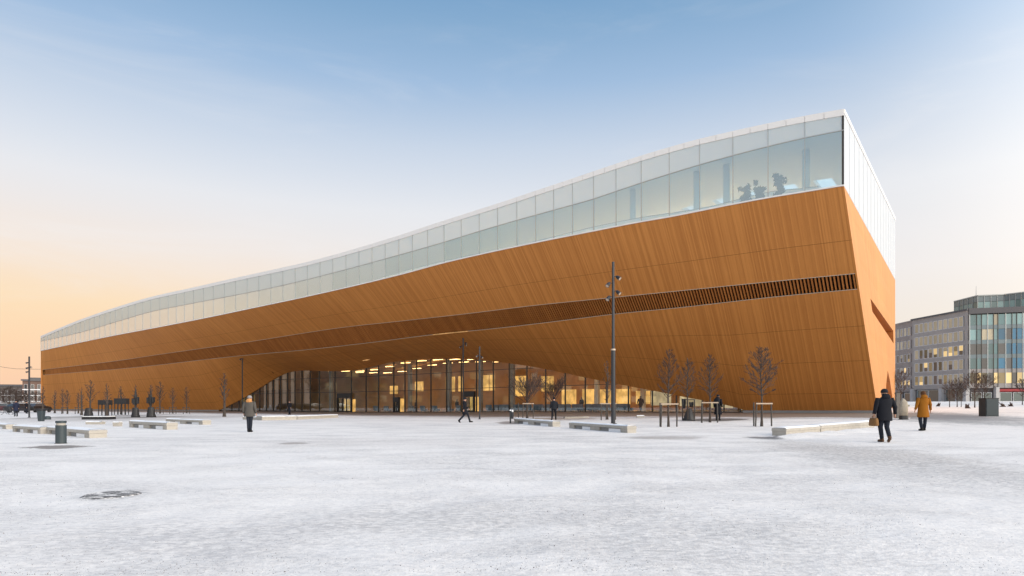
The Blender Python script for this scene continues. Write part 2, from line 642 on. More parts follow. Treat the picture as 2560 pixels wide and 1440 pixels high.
def paving_material():
    m, k, b = mat('swept_stone_paving')
    tcn = k.new('ShaderNodeTexCoord')
    P = tcn.outputs['Object']
    uv = k.new('ShaderNodeUVMap').outputs[0]
    sp = k.new('ShaderNodeSeparateXYZ')
    k.put(sp.inputs[0], uv)
    br = k.new('ShaderNodeTexBrick')
    k.put(br.inputs['Vector'], P)
    br.inputs['Scale'].default_value = 1.0
    br.inputs['Mortar Size'].default_value = 0.015
    br.inputs['Brick Width'].default_value = 1.2
    br.inputs['Row Height'].default_value = 0.6
    k.put(br.inputs['Color1'], (0.26, 0.205, 0.17))
    k.put(br.inputs['Color2'], (0.22, 0.175, 0.145))
    k.put(br.inputs['Mortar'], (0.10, 0.09, 0.08))
    mid = k.noise(k.mapping(P, (0.4, 1, 1)), 0.5, 5, 0.65, 0.4)
    fine = k.noise(P, 6.0, 4, 0.7)
    # V = 0 at the outer edge (snow lies), 1 at the building (dry)
    edge = k.math('ADD', sp.outputs[1], k.math('ADD', k.math('MULTIPLY', k.math('SUBTRACT', mid, 0.5), 0.9),
                                                k.math('MULTIPLY', k.math('SUBTRACT', fine, 0.5), 0.5)))
    sn = k.smooth(edge, 0.20, -0.02)
    c = k.mix(k.math('MULTIPLY', k.smooth(fine, 0.45, 0.7), 0.25), br.outputs[0], (0.45, 0.41, 0.38))
    c = k.mix(sn, c, (0.80, 0.79, 0.80))
    k.put(b.inputs['Base Color'], c)
    b.inputs['Roughness'].default_value = 0.6
    return m


# ------------------------------------------------------------------ building geometry (plan)
A = Vector((830 / 35.0, F / 35.0))                     # south corner of the glazed storey
Lf = Vector((-1178 / 11.67, F / 11.67))               # north end
LEN = (Lf - A).length
du = (Lf - A) / LEN                                    # along the long front, going left
nin = Vector((-du.y, du.x)) * -1.0
if nin.y < 0:
    nin = -nin                                         # into the building
Eb = Vector((958 / 21.0, F / 21.0))                    # back corner of the south end
edir = (Eb - A).normalized()
DEP = (Eb - A).length


def u_of_x(x):
    k = (x - CX) / F
    return (k * A.y - A.x) / (du.x - k * du.y)


def T(u, d=0.0):
    return A + du * u + nin * d


def px(p):
    return CX + F * p.x / p.y


def zy(y, Y):
    return EYE + (HOR - y) / F * Y


yw = pchip([(102, 877.5), (288, 839), (400, 818), (532, 792), (646, 768), (760, 744), (1000, 688), (1110, 658.5),
            (1198, 638), (1339, 608), (1480, 580), (1603, 556), (1673, 544), (1749, 529), (1832, 512.5), (1921, 496), (2013, 481), (2112, 465)])
yr = pchip([(102, 840), (196, 801), (288, 769), (379, 742), (482, 719), (588, 695), (707, 669), (760, 657), (1000, 588),
            (1069, 565), (1153, 538), (1244, 509), (1337, 478), (1430, 447), (1483, 429), (1601, 390), (1671, 369),
            (1747, 348), (1830, 328.5), (1919, 309), (2010, 290.5), (2113, 272)])
yf = pchip([(102, 853), (196, 832), (288, 805), (378, 779), (482, 758), (589, 737.5), (707, 713), (1031, 628), (1110, 605),
            (1198, 578), (1292, 550.5), (1384, 525), (1484, 497), (1540, 478), (1603, 457), (1671, 435.5), (1748, 412),
            (1831, 389), (1920, 366), (2012, 344.5), (2110, 325)])
y1 = pchip([(102, 925), (300, 901), (400, 886), (520, 869), (606, 857), (870, 817), (1000, 803), (1170, 784), (1333, 764),
            (1520, 745), (1700, 727), (1940, 703), (2147, 683)])
y2 = pchip([(102, 938), (300, 922), (400, 912), (520, 898), (606, 889), (760, 875), (930, 856), (1080, 837), (1250, 820),
            (1370, 806), (1540, 785), (1700, 769), (1940, 742), (2152, 722)])
y3 = pchip([(540, 1028), (560, 1020), (580, 1010), (600, 1000), (640, 976), (680, 951), (705, 937), (730, 929), (760, 926),
            (800, 927.5), (850, 928), (880, 926), (910, 921), (940, 914), (980, 905), (1020, 900.5), (1060, 898), (1120, 897),
            (1170, 898), (1230, 903), (1320, 915), (1400, 930), (1470, 945), (1560, 963), (1640, 978), (1720, 994),
            (1780, 1005), (1830, 1016), (1880, 1031)])
d3f = pchip([(-2, 11.7), (0, 11.7), (30, 13.6), (55, 14.0), (80, 13.0), (100, 10.6), (120, 7.0), (136, 3.2), (LEN, 0.4)])
fr1 = pchip([(0, 0.34), (40, 0.36), (LEN, 0.36)])
fr2 = pchip([(0, 0.405), (40, 0.50), (LEN, 0.50)])


def flare(u):
    return -1.4 * max(0.0, 1 - u / 40.0) ** 2


def zw(u):
    p = T(u)
    return zy(yw(px(p)), p.y)


def zr(u):
    p = T(u)
    return zy(yr(px(p)), p.y)


def zf(u):
    p = T(u)
    return zy(yf(px(p)), p.y)


def P0(u):
    p = T(u)
    return Vector((p.x, p.y, zw(u)))


def P1(u):
    p = T(u + flare(u) * fr1(u), d3f(u) * fr1(u))
    return Vector((p.x, p.y, zy(y1(px(p)), p.y)))


def P2(u):
    p = T(u + flare(u) * fr2(u), d3f(u) * fr2(u))
    return Vector((p.x, p.y, zy(y2(px(p)), p.y)))


def P3(u):
    p = T(u + flare(u), d3f(u))
    g0 = gz(p.x, p.y) + 0.22
    x = px(p)
    if 541 < x < 1879:
        return Vector((p.x, p.y, max(g0, zy(y3(x), p.y))))
    return Vector((p.x, p.y, g0))


# precompute along u
NS = 760
US = [LEN * i / NS for i in range(NS + 1)]
TAB = np.array([[list(f(u)) for f in (P0, P1, P2, P3)] for u in US])


def Pt(i, u):
    t = min(max(u / LEN * NS, 0), NS - 1e-6)
    j = int(t)
    w = t - j
    return Vector(TAB[j, i] * (1 - w) + TAB[j + 1, i] * w)


# u where the glass front starts and ends
arch_u = [u for u, r in zip(US, TAB[:, 3]) if r[2] > gz(r[0], r[1]) + 0.24]
U_R, U_L = min(arch_u), max(arch_u)

# ------------------------------------------------------------------ ground
RIDGE_A, RIDGE_B = at(1950, 1094), at(2195, 1074)


def seg_d(p, a, b):
    ab = b - a
    t = max(0, min(1, (p - a).dot(ab) / ab.length_squared))
    return (p - (a + ab * t)).length, t


def lumps(X, Y):
    """trodden snow relief on the open square; dies out towards the buildings"""
    r = math.hypot(X, Y)
    fade = max(0.0, min(1.0, (34 - r) / 14.0))
    h = 0.0
    if fade > 0:
        h += fade * (0.035 * noise.noise(Vector((X * 0.35, Y * 0.35, 0))) + 0.018 * noise.noise(Vector((X * 1.3, Y * 1.3, 3)))
                     + 0.009 * noise.noise(Vector((X * 4.1, Y * 4.1, 7))))
    if 10 < X < 26 and 14 < Y < 38:
        d, t = seg_d(Vector((X, Y)), RIDGE_A.xy, RIDGE_B.xy)
        h += 0.15 * math.exp(-(d / 0.40) ** 2) * (0.75 + 0.7 * noise.noise(Vector((X * 1.1, Y * 1.1, 5))))
    return h


def spot(x0, x1, y0, y1, c, s, soft=0.35, *gr):
    a, b_ = at(x0, (y0 + y1) / 2), at(x1, (y0 + y1) / 2)
    n_, f_ = at((x0 + x1) / 2, y1), at((x0 + x1) / 2, y0)
    ce = (n_ + f_) / 2
    return (ce.x, ce.y, (b_ - a).length / 2, max(0.15, (f_ - n_).length / 2), 0.0, c, s, soft, *gr)


DARK, BROWN, GREY = (0.13, 0.12, 0.115), (0.24, 0.195, 0.17), (0.30, 0.31, 0.32)
spots = [
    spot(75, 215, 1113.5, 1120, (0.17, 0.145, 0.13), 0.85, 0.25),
    spot(695, 775, 1106.5, 1111, BROWN, 0.7, 0.3),
    spot(1570, 1760, 1091, 1098, BROWN, 0.5, 0.4),
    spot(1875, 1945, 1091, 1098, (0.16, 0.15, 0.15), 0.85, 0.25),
    spot(1245, 1310, 1053, 1061, BROWN, 0.8, 0.3),
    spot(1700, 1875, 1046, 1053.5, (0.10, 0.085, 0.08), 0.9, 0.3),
    spot(1330, 1480, 1039, 1050, (0.33, 0.25, 0.20), 0.8, 0.35),
    (30.0, 42.0, 3.6, 12.0, -0.45, (0.17, 0.17, 0.18), 0.85, 0.55),
    spot(2330, 2500, 1048, 1068, (0.30, 0.30, 0.30), 0.6, 0.5, 1),
    spot(2000, 2300, 1108, 1165, (0.40, 0.365, 0.34), 0.8, 0.7, 1),
    spot(2080, 2560, 1140, 1240, (0.42, 0.40, 0.39), 0.6, 0.7, 1),
    spot(1350, 2150, 1270, 1440, (0.40, 0.38, 0.37), 0.42, 0.8, 1),
    spot(750, 1350, 1260, 1340, (0.42, 0.40, 0.39), 0.55, 0.7, 1),
    spot(100, 800, 1310, 1400, (0.42, 0.40, 0.40), 0.5, 0.7, 1),
    spot(640, 1200, 1095, 1120, (0.55, 0.50, 0.47), 0.45, 0.7, 1),
    spot(205, 370, 1228, 1250, (0.25, 0.24, 0.24), 0.55, 0.6, 1),
    spot(150, 560, 1040, 1052, (0.42, 0.37, 0.34), 0.55, 0.5),
        spot(185, 345, 1036, 1047, (0.28, 0.25, 0.23), 0.7, 0.4),
    spot(320, 420, 1040, 1046, (0.20, 0.17, 0.15), 0.8, 0.4),
]
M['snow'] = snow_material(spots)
ys = [-30, -15, -6, 0]
y = 3.0
while y < 1600:
    ys.append(y)
    y += 0.085 + max(0, (y - 7)) * 0.022
xs_half = [0.0]
x = 0.0
while x < 1600:
    x += 0.13 + max(0, x - 6) * 0.028
    xs_half.append(x)
xs = [-v for v in reversed(xs_half[1:])] + xs_half
gnd = MB()
gnd.grid([[(X, Y, gz(X, Y) + lumps(X, Y)) for X in xs] for Y in ys])
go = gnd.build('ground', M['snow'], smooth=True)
tag(go, kind='structure')

# swept stone paving under the overhang
M['paving'] = paving_material()
pv = MB()
rows, uvr = [], []
for i in range(0, 241):
    u = -4 + (LEN + 2) * i / 240
    uu = max(u, 0)
    dmax = d3f(uu) + 0.6
    r, q = [], []
    for j in range(13):
        t = j / 12
        d = -4.5 + (dmax + 4.5) * t
        p = T(u + flare(uu) * max(0.0, d / max(dmax, .1)), d)
        r.append((p.x, p.y, gz(p.x, p.y) + 0.016))
        q.append((u, t))
    rows.append(r)
    uvr.append(q)
pv.grid(rows, uvr)
tag(pv.build('pavement', M['paving']), kind='structure')

# ------------------------------------------------------------------ the timber library
lib = empty('library_building', (A.x, A.y, gz(A.x, A.y)))
tag(lib, 'long timber clad library with sweeping overhang, glazed top storey and glass entrance hall', 'building')
LW = lambda mb, name, m, smooth=False, parent=None: mb.build(name, m, parent or lib, world=True, smooth=smooth)

BOARD = 0.10
nb = int(LEN / BOARD)
rng = random.Random(11)
OFF = [rng.choice((0, 0.003, 0.006)) + rng.random() * 0.003 for _ in range(nb + 1)]


def surf(zone, t, u):
    a, b_ = (0, 1) if zone == 0 else (2, 3)
    return Pt(a, u).lerp(Pt(b_, u), t)


def front_normal(zone, t, u):
    e = 0.4
    du_ = surf(zone, t, min(u + e, LEN)) - surf(zone, t, max(u - e, 0))
    dt_ = surf(zone, min(t + .05, 1), u) - surf(zone, max(t - .05, 0), u)
    n = du_.cross(dt_)
    if n.length < 1e-6:
        return Vector((-nin.x, -nin.y, 0))
    n.normalize()
    if n.y > 0 and n.z > 0 or n.dot(Vector((-nin.x, -nin.y, -0.3))) < 0:
        n = -n
    return n


def board_panel(zone, t0, t1, i0, i1, nv):
    mb = MB()
    cols_p, cols_uv = [], []
    for i in range(i0, i1):
        for e in (0, 1):
            u = min((i + e) * BOARD, LEN)
            nn = front_normal(zone, (t0 + t1) / 2, u)
            c, q = [], []
            L = (surf(zone, 1, u) - surf(zone, 0, u)).length
            gap = 0.012 / max(L, .3)
            for j in range(nv + 1):
                t = t0 + (t1 - t0) * j / nv
                if j == 0 and t0 > 0:
                    t += gap
                if j == nv and t1 < 1:
                    t -= gap
                c.append(surf(zone, t, u) + nn * OFF[i])
                q.append((i * BOARD + BOARD * (0.05 + 0.9 * e), t * L))
            cols_p.append(c)
            cols_uv.append(q)
    mb.grid(cols_p, cols_uv)
    return mb


NCOL = 14
for zone, cuts in ((0, (0, 0.60, 1)), (1, (0, 0.28, 0.56, 0.84, 1))):
    for r in range(len(cuts) - 1):
        for c in range(NCOL):
            i0, i1 = nb * c // NCOL, nb * (c + 1) // NCOL
            LW(board_panel(zone, cuts[r], cuts[r + 1], i0, i1, 3), 'wood_panel', M['wood'])

# dark layer behind the open joints, 6 cm in
bk = MB()
for zone in (0, 1):
    bk.grid([[surf(zone, t, u) - front_normal(zone, t, u) * 0.06 for t in (0, .3, .6, 1)] for u in US[::8]])
LW(bk, 'joint_backing', plain('brown_backing', (0.13, 0.055, 0.018), .9))

# louvre band: recess, edge trims, slats
rec = MB()
U0S = 0.12
us_s = [U0S + (LEN - 0.5 - U0S) * i / 150 for i in range(151)]
top_r, bot_r, top_b, bot_b = [], [], [], []
for u in us_s:
    a, b_ = Pt(1, u), Pt(2, u)
    n = (Pt(1, min(u + .5, LEN)) - Pt(1, max(u - .5, 0))).cross(b_ - a)
    n.normalize()
    if n.dot(Vector((nin.x, nin.y, 0.3))) < 0:
        n = -n
    top_r.append((a, a + n * 0.55))
    bot_r.append((b_, b_ + n * 0.55))
rec.grid([[a, b_] for a, b_ in top_r])
rec.grid([[a, b_] for a, b_ in bot_r])
rec.grid([[a[1], b_[1]] for a, b_ in zip(top_r, bot_r)])
LW(rec, 'louvre_recess', M['dark_void'])
for (ua, ub) in ((0.0, U0S), (LEN - 0.5, LEN)):
    cap = MB()
    cap.grid([[Pt(1, ua), Pt(2, ua)], [Pt(1, ub), Pt(2, ub)]], [[(ua, 0), (ua, 1)], [(ub, 0), (ub, 1)]])
    LW(cap, 'louvre_end_panel', M['wood'])
for idx in (1, 2):
    tr = MB()
    prev = None
    for u in us_s:
        p = Pt(idx, u)
        o = Vector((-nin.x * .03, -nin.y * .03, 0))
        s = 0.022
        q = [p + o + Vector((0, 0, -s)), p - o * 2 + Vector((0, 0, -s)), p - o * 2 + Vector((0, 0, s)), p + o + Vector((0, 0, s))]
        if prev:
            for k in range(4):
                tr.face([prev[k], prev[(k + 1) % 4], q[(k + 1) % 4], q[k]])
        prev = q
    LW(tr, 'louvre_trim', M['trim'])
PITCH = 0.26
ns = int((LEN - 1.2 - U0S) / PITCH)
rest = MB()
for i in range(ns):
    u = U0S + 0.12 + i * PITCH
    a, b_ = Pt(1, u), Pt(2, u)
    t_ = (Pt(1, u + .2) - Pt(1, u - .0)).normalized()
    v_ = (b_ - a).normalized()
    n = t_.cross(v_).normalized()
    if n.dot(Vector((nin.x, nin.y, 0.3))) < 0:
        n = -n
    w, dp = 0.11, 0.28
    a, b_ = a + v_ * 0.02 + n * 0.05, b_ - v_ * 0.02 + n * 0.05
    mb = MB() if i < 298 else rest
    k0 = len(mb.f)
    mb.hexa([a - t_ * w / 2, a + t_ * w / 2, a + t_ * w / 2 + n * dp, a - t_ * w / 2 + n * dp,
             b_ - t_ * w / 2, b_ + t_ * w / 2, b_ + t_ * w / 2 + n * dp, b_ - t_ * w / 2 + n * dp])
    for kf in range(k0, len(mb.f)):
        mb.uv[kf] = [(i * PITCH + .1, 0), (i * PITCH + .1, 0.2), (i * PITCH + .2, 1), (i * PITCH + .2, 1.2)]
    if i < 298:
        LW(mb, 'slat', M['slat'])
tag(LW(rest, 'slat', M['slat']), kind='stuff')

def surf_at(zone, x, y):
    best = None
    for u in US[::2]:
        for t in np.linspace(0, 1, 41):
            p = surf(zone, t, u)
            e = (px(p) - x) ** 2 + (HOR - F * (p.z - EYE) / p.y - y) ** 2
            if best is None or e < best[0]:
                best = (e, u, t)
    return best[1], best[2]


uc, tcn_ = surf_at(1, 915, 898.5)
m_ = MB()
ring, top = [], []
nn = front_normal(1, tcn_, uc)
for k in range(24):
    a = 2 * math.pi * k / 24
    ring.append(surf(1, min(.99, tcn_ + .02 * math.sin(a)), uc + .75 * math.cos(a)) + nn * 0.035)
m_.face(ring)
LW(m_, 'canopy_lamp', M['lamp_canopy'])
ul, _ = surf_at(1, 1085, 836.5)
ur, _ = surf_at(1, 1172, 827)
m_ = MB()
rr = []
for i in range(25):
    u = ul + (ur - ul) * i / 24
    p = Pt(2, u)
    rr.append([p + Vector((-nin.x * .10, -nin.y * .10, .03)), p + Vector((-nin.x * .10, -nin.y * .10, -.08))])
m_.grid(rr)
LW(m_, 'louvre_lamp', M['lamp_canopy'])

# concrete plinth and base of the glass front
for (ua, ub, name) in ((0.0, U_R, 'plinth'), (U_L, LEN, 'plinth'), (U_R, U_L, 'glass_base_rail')):
    pb = MB()
    rr = []
    for i in range(81):
        u = ua + (ub - ua) * i / 80
        p = Pt(3, u)
        gg = gz(p.x, p.y)
        o = Vector((-nin.x, -nin.y, 0)) * 0.12
        hh = 0.235 if name == 'plinth' else 0.10
        rr.append([(p.x + o.x, p.y + o.y, gg - .1), (p.x + o.x, p.y + o.y, gg + hh), (p.x - 2 * o.x, p.y - 2 * o.y, gg + hh + .002)])
    pb.grid(rr)
    LW(pb, name, M['plinth'] if name == 'plinth' else M['dark_mullion'])

# ---- glazed top storey
mx = [2110, 2012, 1920, 1832, 1749, 1673, 1603, 1540, 1484, 1431, 1384, 1339, 1292, 1244, 1198, 1153, 1110, 1069, 1031, 997, 963, 930,
      897.5, 865, 832, 800, 768.5] + [60 + v / 3.6 for v in (2440, 2330, 2222, 2113, 2008, 1905, 1803, 1703, 1615, 1525, 1443, 1370,
      1298, 1222, 1140, 1068, 1000, 938, 883, 822, 775, 728, 680, 637, 590, 547, 505, 465, 430, 385, 344, 308, 274, 240, 210, 182)] + [102]
mu = [max(0.0, u_of_x(v)) for v in mx]
mu[0], mu[-1] = 0.0, LEN
CAP = 0.46
# the dot print on the lower panes grows denser towards the north end
FRIT = [frosted('dotted_frit_glass', (0.72, 0.77, 0.76), 0.4, 0.34 + 0.015 * i, see=max(0.0, 0.94 - i * 0.134), tint=(0.62 + .02 * i, 0.86, 0.94 - .005 * i),
                gcol=(0.81 + .024 * i, 0.98, 1.0), rough=.01 * i) for i in range(8)]
for a, b_ in zip(mu[:-1], mu[1:]):
    pa, pb_ = T(a, 0.02), T(b_, 0.02)
    za0, zb0 = zw(a) + 0.10, zw(b_) + 0.10
    fa, fb = zf(a), zf(b_)
    ra, rb = zr(a) - CAP, zr(b_) - CAP
    o = Vector((nin.x, nin.y, 0)) * 0.03

    def pane(lo_a, lo_b, hi_a, hi_b):
        m_ = MB()
        q = [Vector((pa.x, pa.y, lo_a)), Vector((pb_.x, pb_.y, lo_b)), Vector((pb_.x, pb_.y, hi_b)), Vector((pa.x, pa.y, hi_a))]
        m_.face(q)
        return m_
    LW(pane(za0, zb0, fa, fb), 'clear_pane', M['green'] if a < 28 else FRIT[min(7, int((a - 28) / 8.5))])
    LW(pane(fa, fb, ra, rb), 'frosted_pane', M['frost'])
for i, a in enumerate(mu):
    m_ = MB()
    p = T(a, -0.01)
    corner = i == 0
    w = 0.14 if corner else (0.045 if i < 20 else 0.035)
    dirx = Vector((du.x, du.y, 0))
    c0 = Vector((p.x, p.y, 0)) + (dirx * (w * .5) if corner else Vector((0, 0, 0)))
    z0, z1 = zw(a) + 0.10, zr(a) - CAP
    m_.hexa([c0 - dirx * w / 2 + Vector((-nin.x, -nin.y, 0)) * .02 + Vector((0, 0, z0)), c0 + dirx * w / 2 + Vector((-nin.x, -nin.y, 0)) * .02 + Vector((0, 0, z0)),
             c0 + dirx * w / 2 + Vector((nin.x, nin.y, 0)) * .12 + Vector((0, 0, z0)), c0 - dirx * w / 2 + Vector((nin.x, nin.y, 0)) * .12 + Vector((0, 0, z0)),
             c0 - dirx * w / 2 + Vector((-nin.x, -nin.y, 0)) * .02 + Vector((0, 0, z1)), c0 + dirx * w / 2 + Vector((-nin.x, -nin.y, 0)) * .02 + Vector((0, 0, z1)),
             c0 + dirx * w / 2 + Vector((nin.x, nin.y, 0)) * .12 + Vector((0, 0, z1)), c0 - dirx * w / 2 + Vector((nin.x, nin.y, 0)) * .12 + Vector((0, 0, z1))])
    LW(m_, 'corner_post' if corner else 'mullion', M['dark_mullion'] if corner else M['mullion'])


def ribbon(zfun, h0, h1, d0, d1, name, m, step=2):
    mb = MB()
    prev = None
    for u in US[::step]:
        p, q = T(u, d0), T(u, d1)
        z = zfun(u)
        r = [(p.x, p.y, z + h0), (p.x, p.y, z + h1), (q.x, q.y, z + h1), (q.x, q.y, z + h0)]
        if prev:
            for k in range(4):
                mb.face([prev[k], prev[(k + 1) % 4], r[(k + 1) % 4], r[k]])
        else:
            mb.face(r)
        prev = r
    mb.face(list(reversed(prev)))
    return LW(mb, name, m)


ribbon(zf, -0.03, 0.03, -0.035, 0.05, 'transom', M['mullion'])
ribbon(zw, 0.004, 0.10, -0.10, 0.25, 'sill_flashing', M['white_trim'])
# parapet cap in separate pieces, two to a bay
for a, b_ in zip(mu[:-1], mu[1:]):
    for h in (0, 1):
        ua, ub = a + (b_ - a) * h / 2 + 0.012, a + (b_ - a) * (h + 1) / 2 - 0.012
        q = []
        for z in (-CAP, 0.0):
            for (u, d) in ((ua, -0.05), (ub, -0.05), (ub, 0.5), (ua, 0.5)):
                p = T(u, d)
                q.append((p.x, p.y, zr(u) + z))
        m_ = MB()
        m_.hexa(q)
        LW(m_, 'parapet_panel', M['white_trim'])

# south end: wood, glazed band, roof
zE_w = zy(700, Eb.y)
zE_r = zy(545, Eb.y)
Ebot = gz(Eb.x, Eb.y)


def end_left(t):
    """arris from the glazed storey down to the ground, t = share of the height"""
    pts = [Pt(0, 0), Pt(1, 0), Pt(2, 0), Pt(3, 0)]
    base = pts[3].copy()
    base.z = gz(base.x, base.y)
    pts.append(base)
    z = pts[0].z + (pts[-1].z - pts[0].z) * t
    for a, b_ in zip(pts[:-1], pts[1:]):
        if z >= b_.z - 1e-6:
            w = (a.z - z) / max(a.z - b_.z, 1e-6)
            return a.lerp(b_, w)
    return pts[-1]


def end_pt(s, t):
    return end_left(t).lerp(Vector((Eb.x, Eb.y, zE_w + (Ebot - zE_w) * t)), s)


def end_param(x, y):
    best = None
    for it in range(3):
        if best is None:
            ss = np.linspace(0, 1, 41)
            ts = np.linspace(0, 1, 41)
        else:
            w = 0.03 / 12 ** (it - 1)
            ss = np.linspace(max(0, best[1] - w), min(1, best[1] + w), 25)
            ts = np.linspace(max(0, best[2] - w), min(1, best[2] + w), 25)
        best = None
        for s in ss:
            for t in ts:
                p = end_pt(s, t)
                e = (CX + F * p.x / p.y - x) ** 2 + (HOR - F * (p.z - EYE) / p.y - y) ** 2
                if best is None or e < best[0]:
                    best = (e, s, t)
    return best[1], best[2]


slit = [end_param(*q) for q in ((2176, 746), (2233, 827), (2234, 859), (2181, 779))]
door = [end_param(*q) for q in ((2214, 1000), (2215.5, 960), (2219.5, 926), (2225, 952), (2231, 994))]
door = [(door[0][0], 1.0)] + door[0:] + [(door[-1][0], 1.0)]
outer = [(0, t) for t in np.linspace(0, 1, 13)] + door + [(1, t) for t in np.linspace(1, 0, 7)] + [(s, 0) for s in (0.75, 0.5, 0.25)]
allp = [Vector((s, t, 0)) for s, t in outer] + [Vector((s, t, 0)) for s, t in slit]
tris = tessellate_polygon([[Vector((s, t, 0)) for s, t in outer], [Vector((s, t, 0)) for s, t in reversed(slit)]])
flat = [(s, t) for s, t in outer] + [(s, t) for s, t in reversed(slit)]
em = MB()
wid = lambda s: s * DEP + 300
for tri in tris:
    em.face([end_pt(*flat[i]) for i in tri], [(wid(flat[i][0]), flat[i][1] * 15) for i in tri])
LW(em, 'end_wall', M['wood'])
inw = Vector((du.x, du.y, 0))
for poly, nm, dp in ((slit, 'end_slit_reveal', 1.0), (door, 'end_door_recess', 1.6)):
    m_ = MB()
    ring = [end_pt(s, t) for s, t in poly]
    n_ = len(ring)
    for i in range(n_ if nm.startswith('end_slit') else n_ - 1):
        a, b_ = ring[i], ring[(i + 1) % n_]
        m_.face([a, b_, b_ + inw * dp, a + inw * dp], [(300, 0), (300.5, 0), (300.5, 1), (300, 1)])
    m_.face([p + inw * dp for p in ring], [(310 + p.x, p.z) for p in ring])
    LW(m_, nm, M['slat'])
nend = 15
for i in range(nend):
    s0, s1 = (i + 0.025) / nend, (i + 1 - 0.025) / nend
    q = []
    for o in (0.0, 0.06):
        for (s, top) in ((s0, 0), (s1, 0), (s1, 1), (s0, 1)):
            p = A.lerp(Eb, s) + du * o
            z = (zw(0) + (zE_w - zw(0)) * s + 0.03) if not top else (zr(0) + (zE_r - zr(0)) * s - 0.30)
            q.append(Vector((p.x, p.y, z)))
    m_ = MB()
    m_.hexa(q)
    LW(m_, 'end_glass_panel', M['white_glass'])
m_ = MB()
q = []
for zz in (-0.30, 0.0):
    for (s, o) in ((0, -.05), (1, -.05), (1, .45), (0, .45)):
        p = A.lerp(Eb, s) + du * o
        q.append((p.x, p.y, zr(0) + (zE_r - zr(0)) * s + zz + (0.003 if zz == 0 else 0)))
m_.hexa(q)
LW(m_, 'end_parapet', M['white_trim'])


def back(u):
    return T(u) + edir * DEP


# roof, inner ceiling, upper floor and the rest of the shell
rf, cl, fl = MB(), MB(), MB()
r1, r2, r3 = [], [], []
for u in US[::8]:
    a, b_ = T(u, 0.35), back(u)
    kk = 1.0 if u > 30 else 1.0
    dzr = (zE_r - zr(0)) * max(0, 1 - u / 60)
    dzw = (zE_w - zw(0)) * max(0, 1 - u / 60)
    r1.append([(a.x, a.y, zr(u) - 0.02), (b_.x, b_.y, zr(u) + dzr - 0.02)])
    r2.append([(a.x, a.y, zr(u) - CAP - .05), (b_.x, b_.y, zr(u) + dzr - CAP - .05)])
    r3.append([(a.x, a.y, zw(u) - 0.02), (b_.x, b_.y, zw(u) + dzw - 0.02)])
fl.grid(r3)
# roof and ceiling in bays, every other bay holds a roof light
NB_ = 5
for i in range(len(r1) - 1):
    for j in range(NB_):
        q = []
        for rows_ in (r1, r2):
            c4 = []
            for (ii, jj) in ((i, j), (i + 1, j), (i + 1, j + 1), (i, j + 1)):
                a_, b_ = Vector(rows_[ii][0]), Vector(rows_[ii][1])
                c4.append(a_.lerp(b_, jj / NB_))
            q.append(c4)
        if (i + j) % 2 == 0 and j > 1 and i % 2 == 0:
            m_ = MB()
            m_.face(q[0])
            LW(m_, 'roof_light', M['milky'])
            for k in range(4):
                cl.face([q[0][k], q[0][(k + 1) % 4], q[1][(k + 1) % 4], q[1][k]])
        else:
            rf.face(q[0])
            cl.face(q[1])
LW(rf, 'roof', M['roof'])
LW(cl, 'ceiling', M['white'])
LW(fl, 'floor', M['white'])
bw, bg_ = MB(), MB()
bw.grid([[(back(u).x, back(u).y, gz(*back(u)) - .3), (back(u).x, back(u).y, zw(u) + (zE_w - zw(0)) * max(0, 1 - u / 60))] for u in US[::20]],
        [[(u, 0), (u, 10)] for u in US[::20]])
LW(bw, 'back_wall', M['wood'])
for i in range(30):
    ua, ub = LEN * i / 30 + .05, LEN * (i + 1) / 30 - .05
    m_ = MB()
    k0, k1 = max(0, 1 - ua / 60), max(0, 1 - ub / 60)
    pa, pb_ = back(ua), back(ub)
    m_.face([(pa.x, pa.y, zw(ua) + (zE_w - zw(0)) * k0), (pb_.x, pb_.y, zw(ub) + (zE_w - zw(0)) * k1),
             (pb_.x, pb_.y, zr(ub) + (zE_r - zr(0)) * k1 - CAP), (pa.x, pa.y, zr(ua) + (zE_r - zr(0)) * k0 - CAP)])
    LW(m_, 'back_pane', M['clear'] if ua < 52 else M['milky'])
ew = MB()
a, b_ = T(LEN), back(LEN)
ew.grid([[(a.x, a.y, gz(*a) - .2), (a.x, a.y, zw(LEN))], [(b_.x, b_.y, gz(*b_) - .2), (b_.x, b_.y, zw(LEN))]], [[(500, 0), (500, 8)], [(536, 0), (536, 8)]])
LW(ew, 'north_wall', M['wood'])
ew = MB()
ew.face([(a.x, a.y, zw(LEN)), (b_.x, b_.y, zw(LEN)), (b_.x, b_.y, zr(LEN) - .05), (a.x, a.y, zr(LEN) - .05)])
LW(ew, 'north_glass', M['white_glass'])

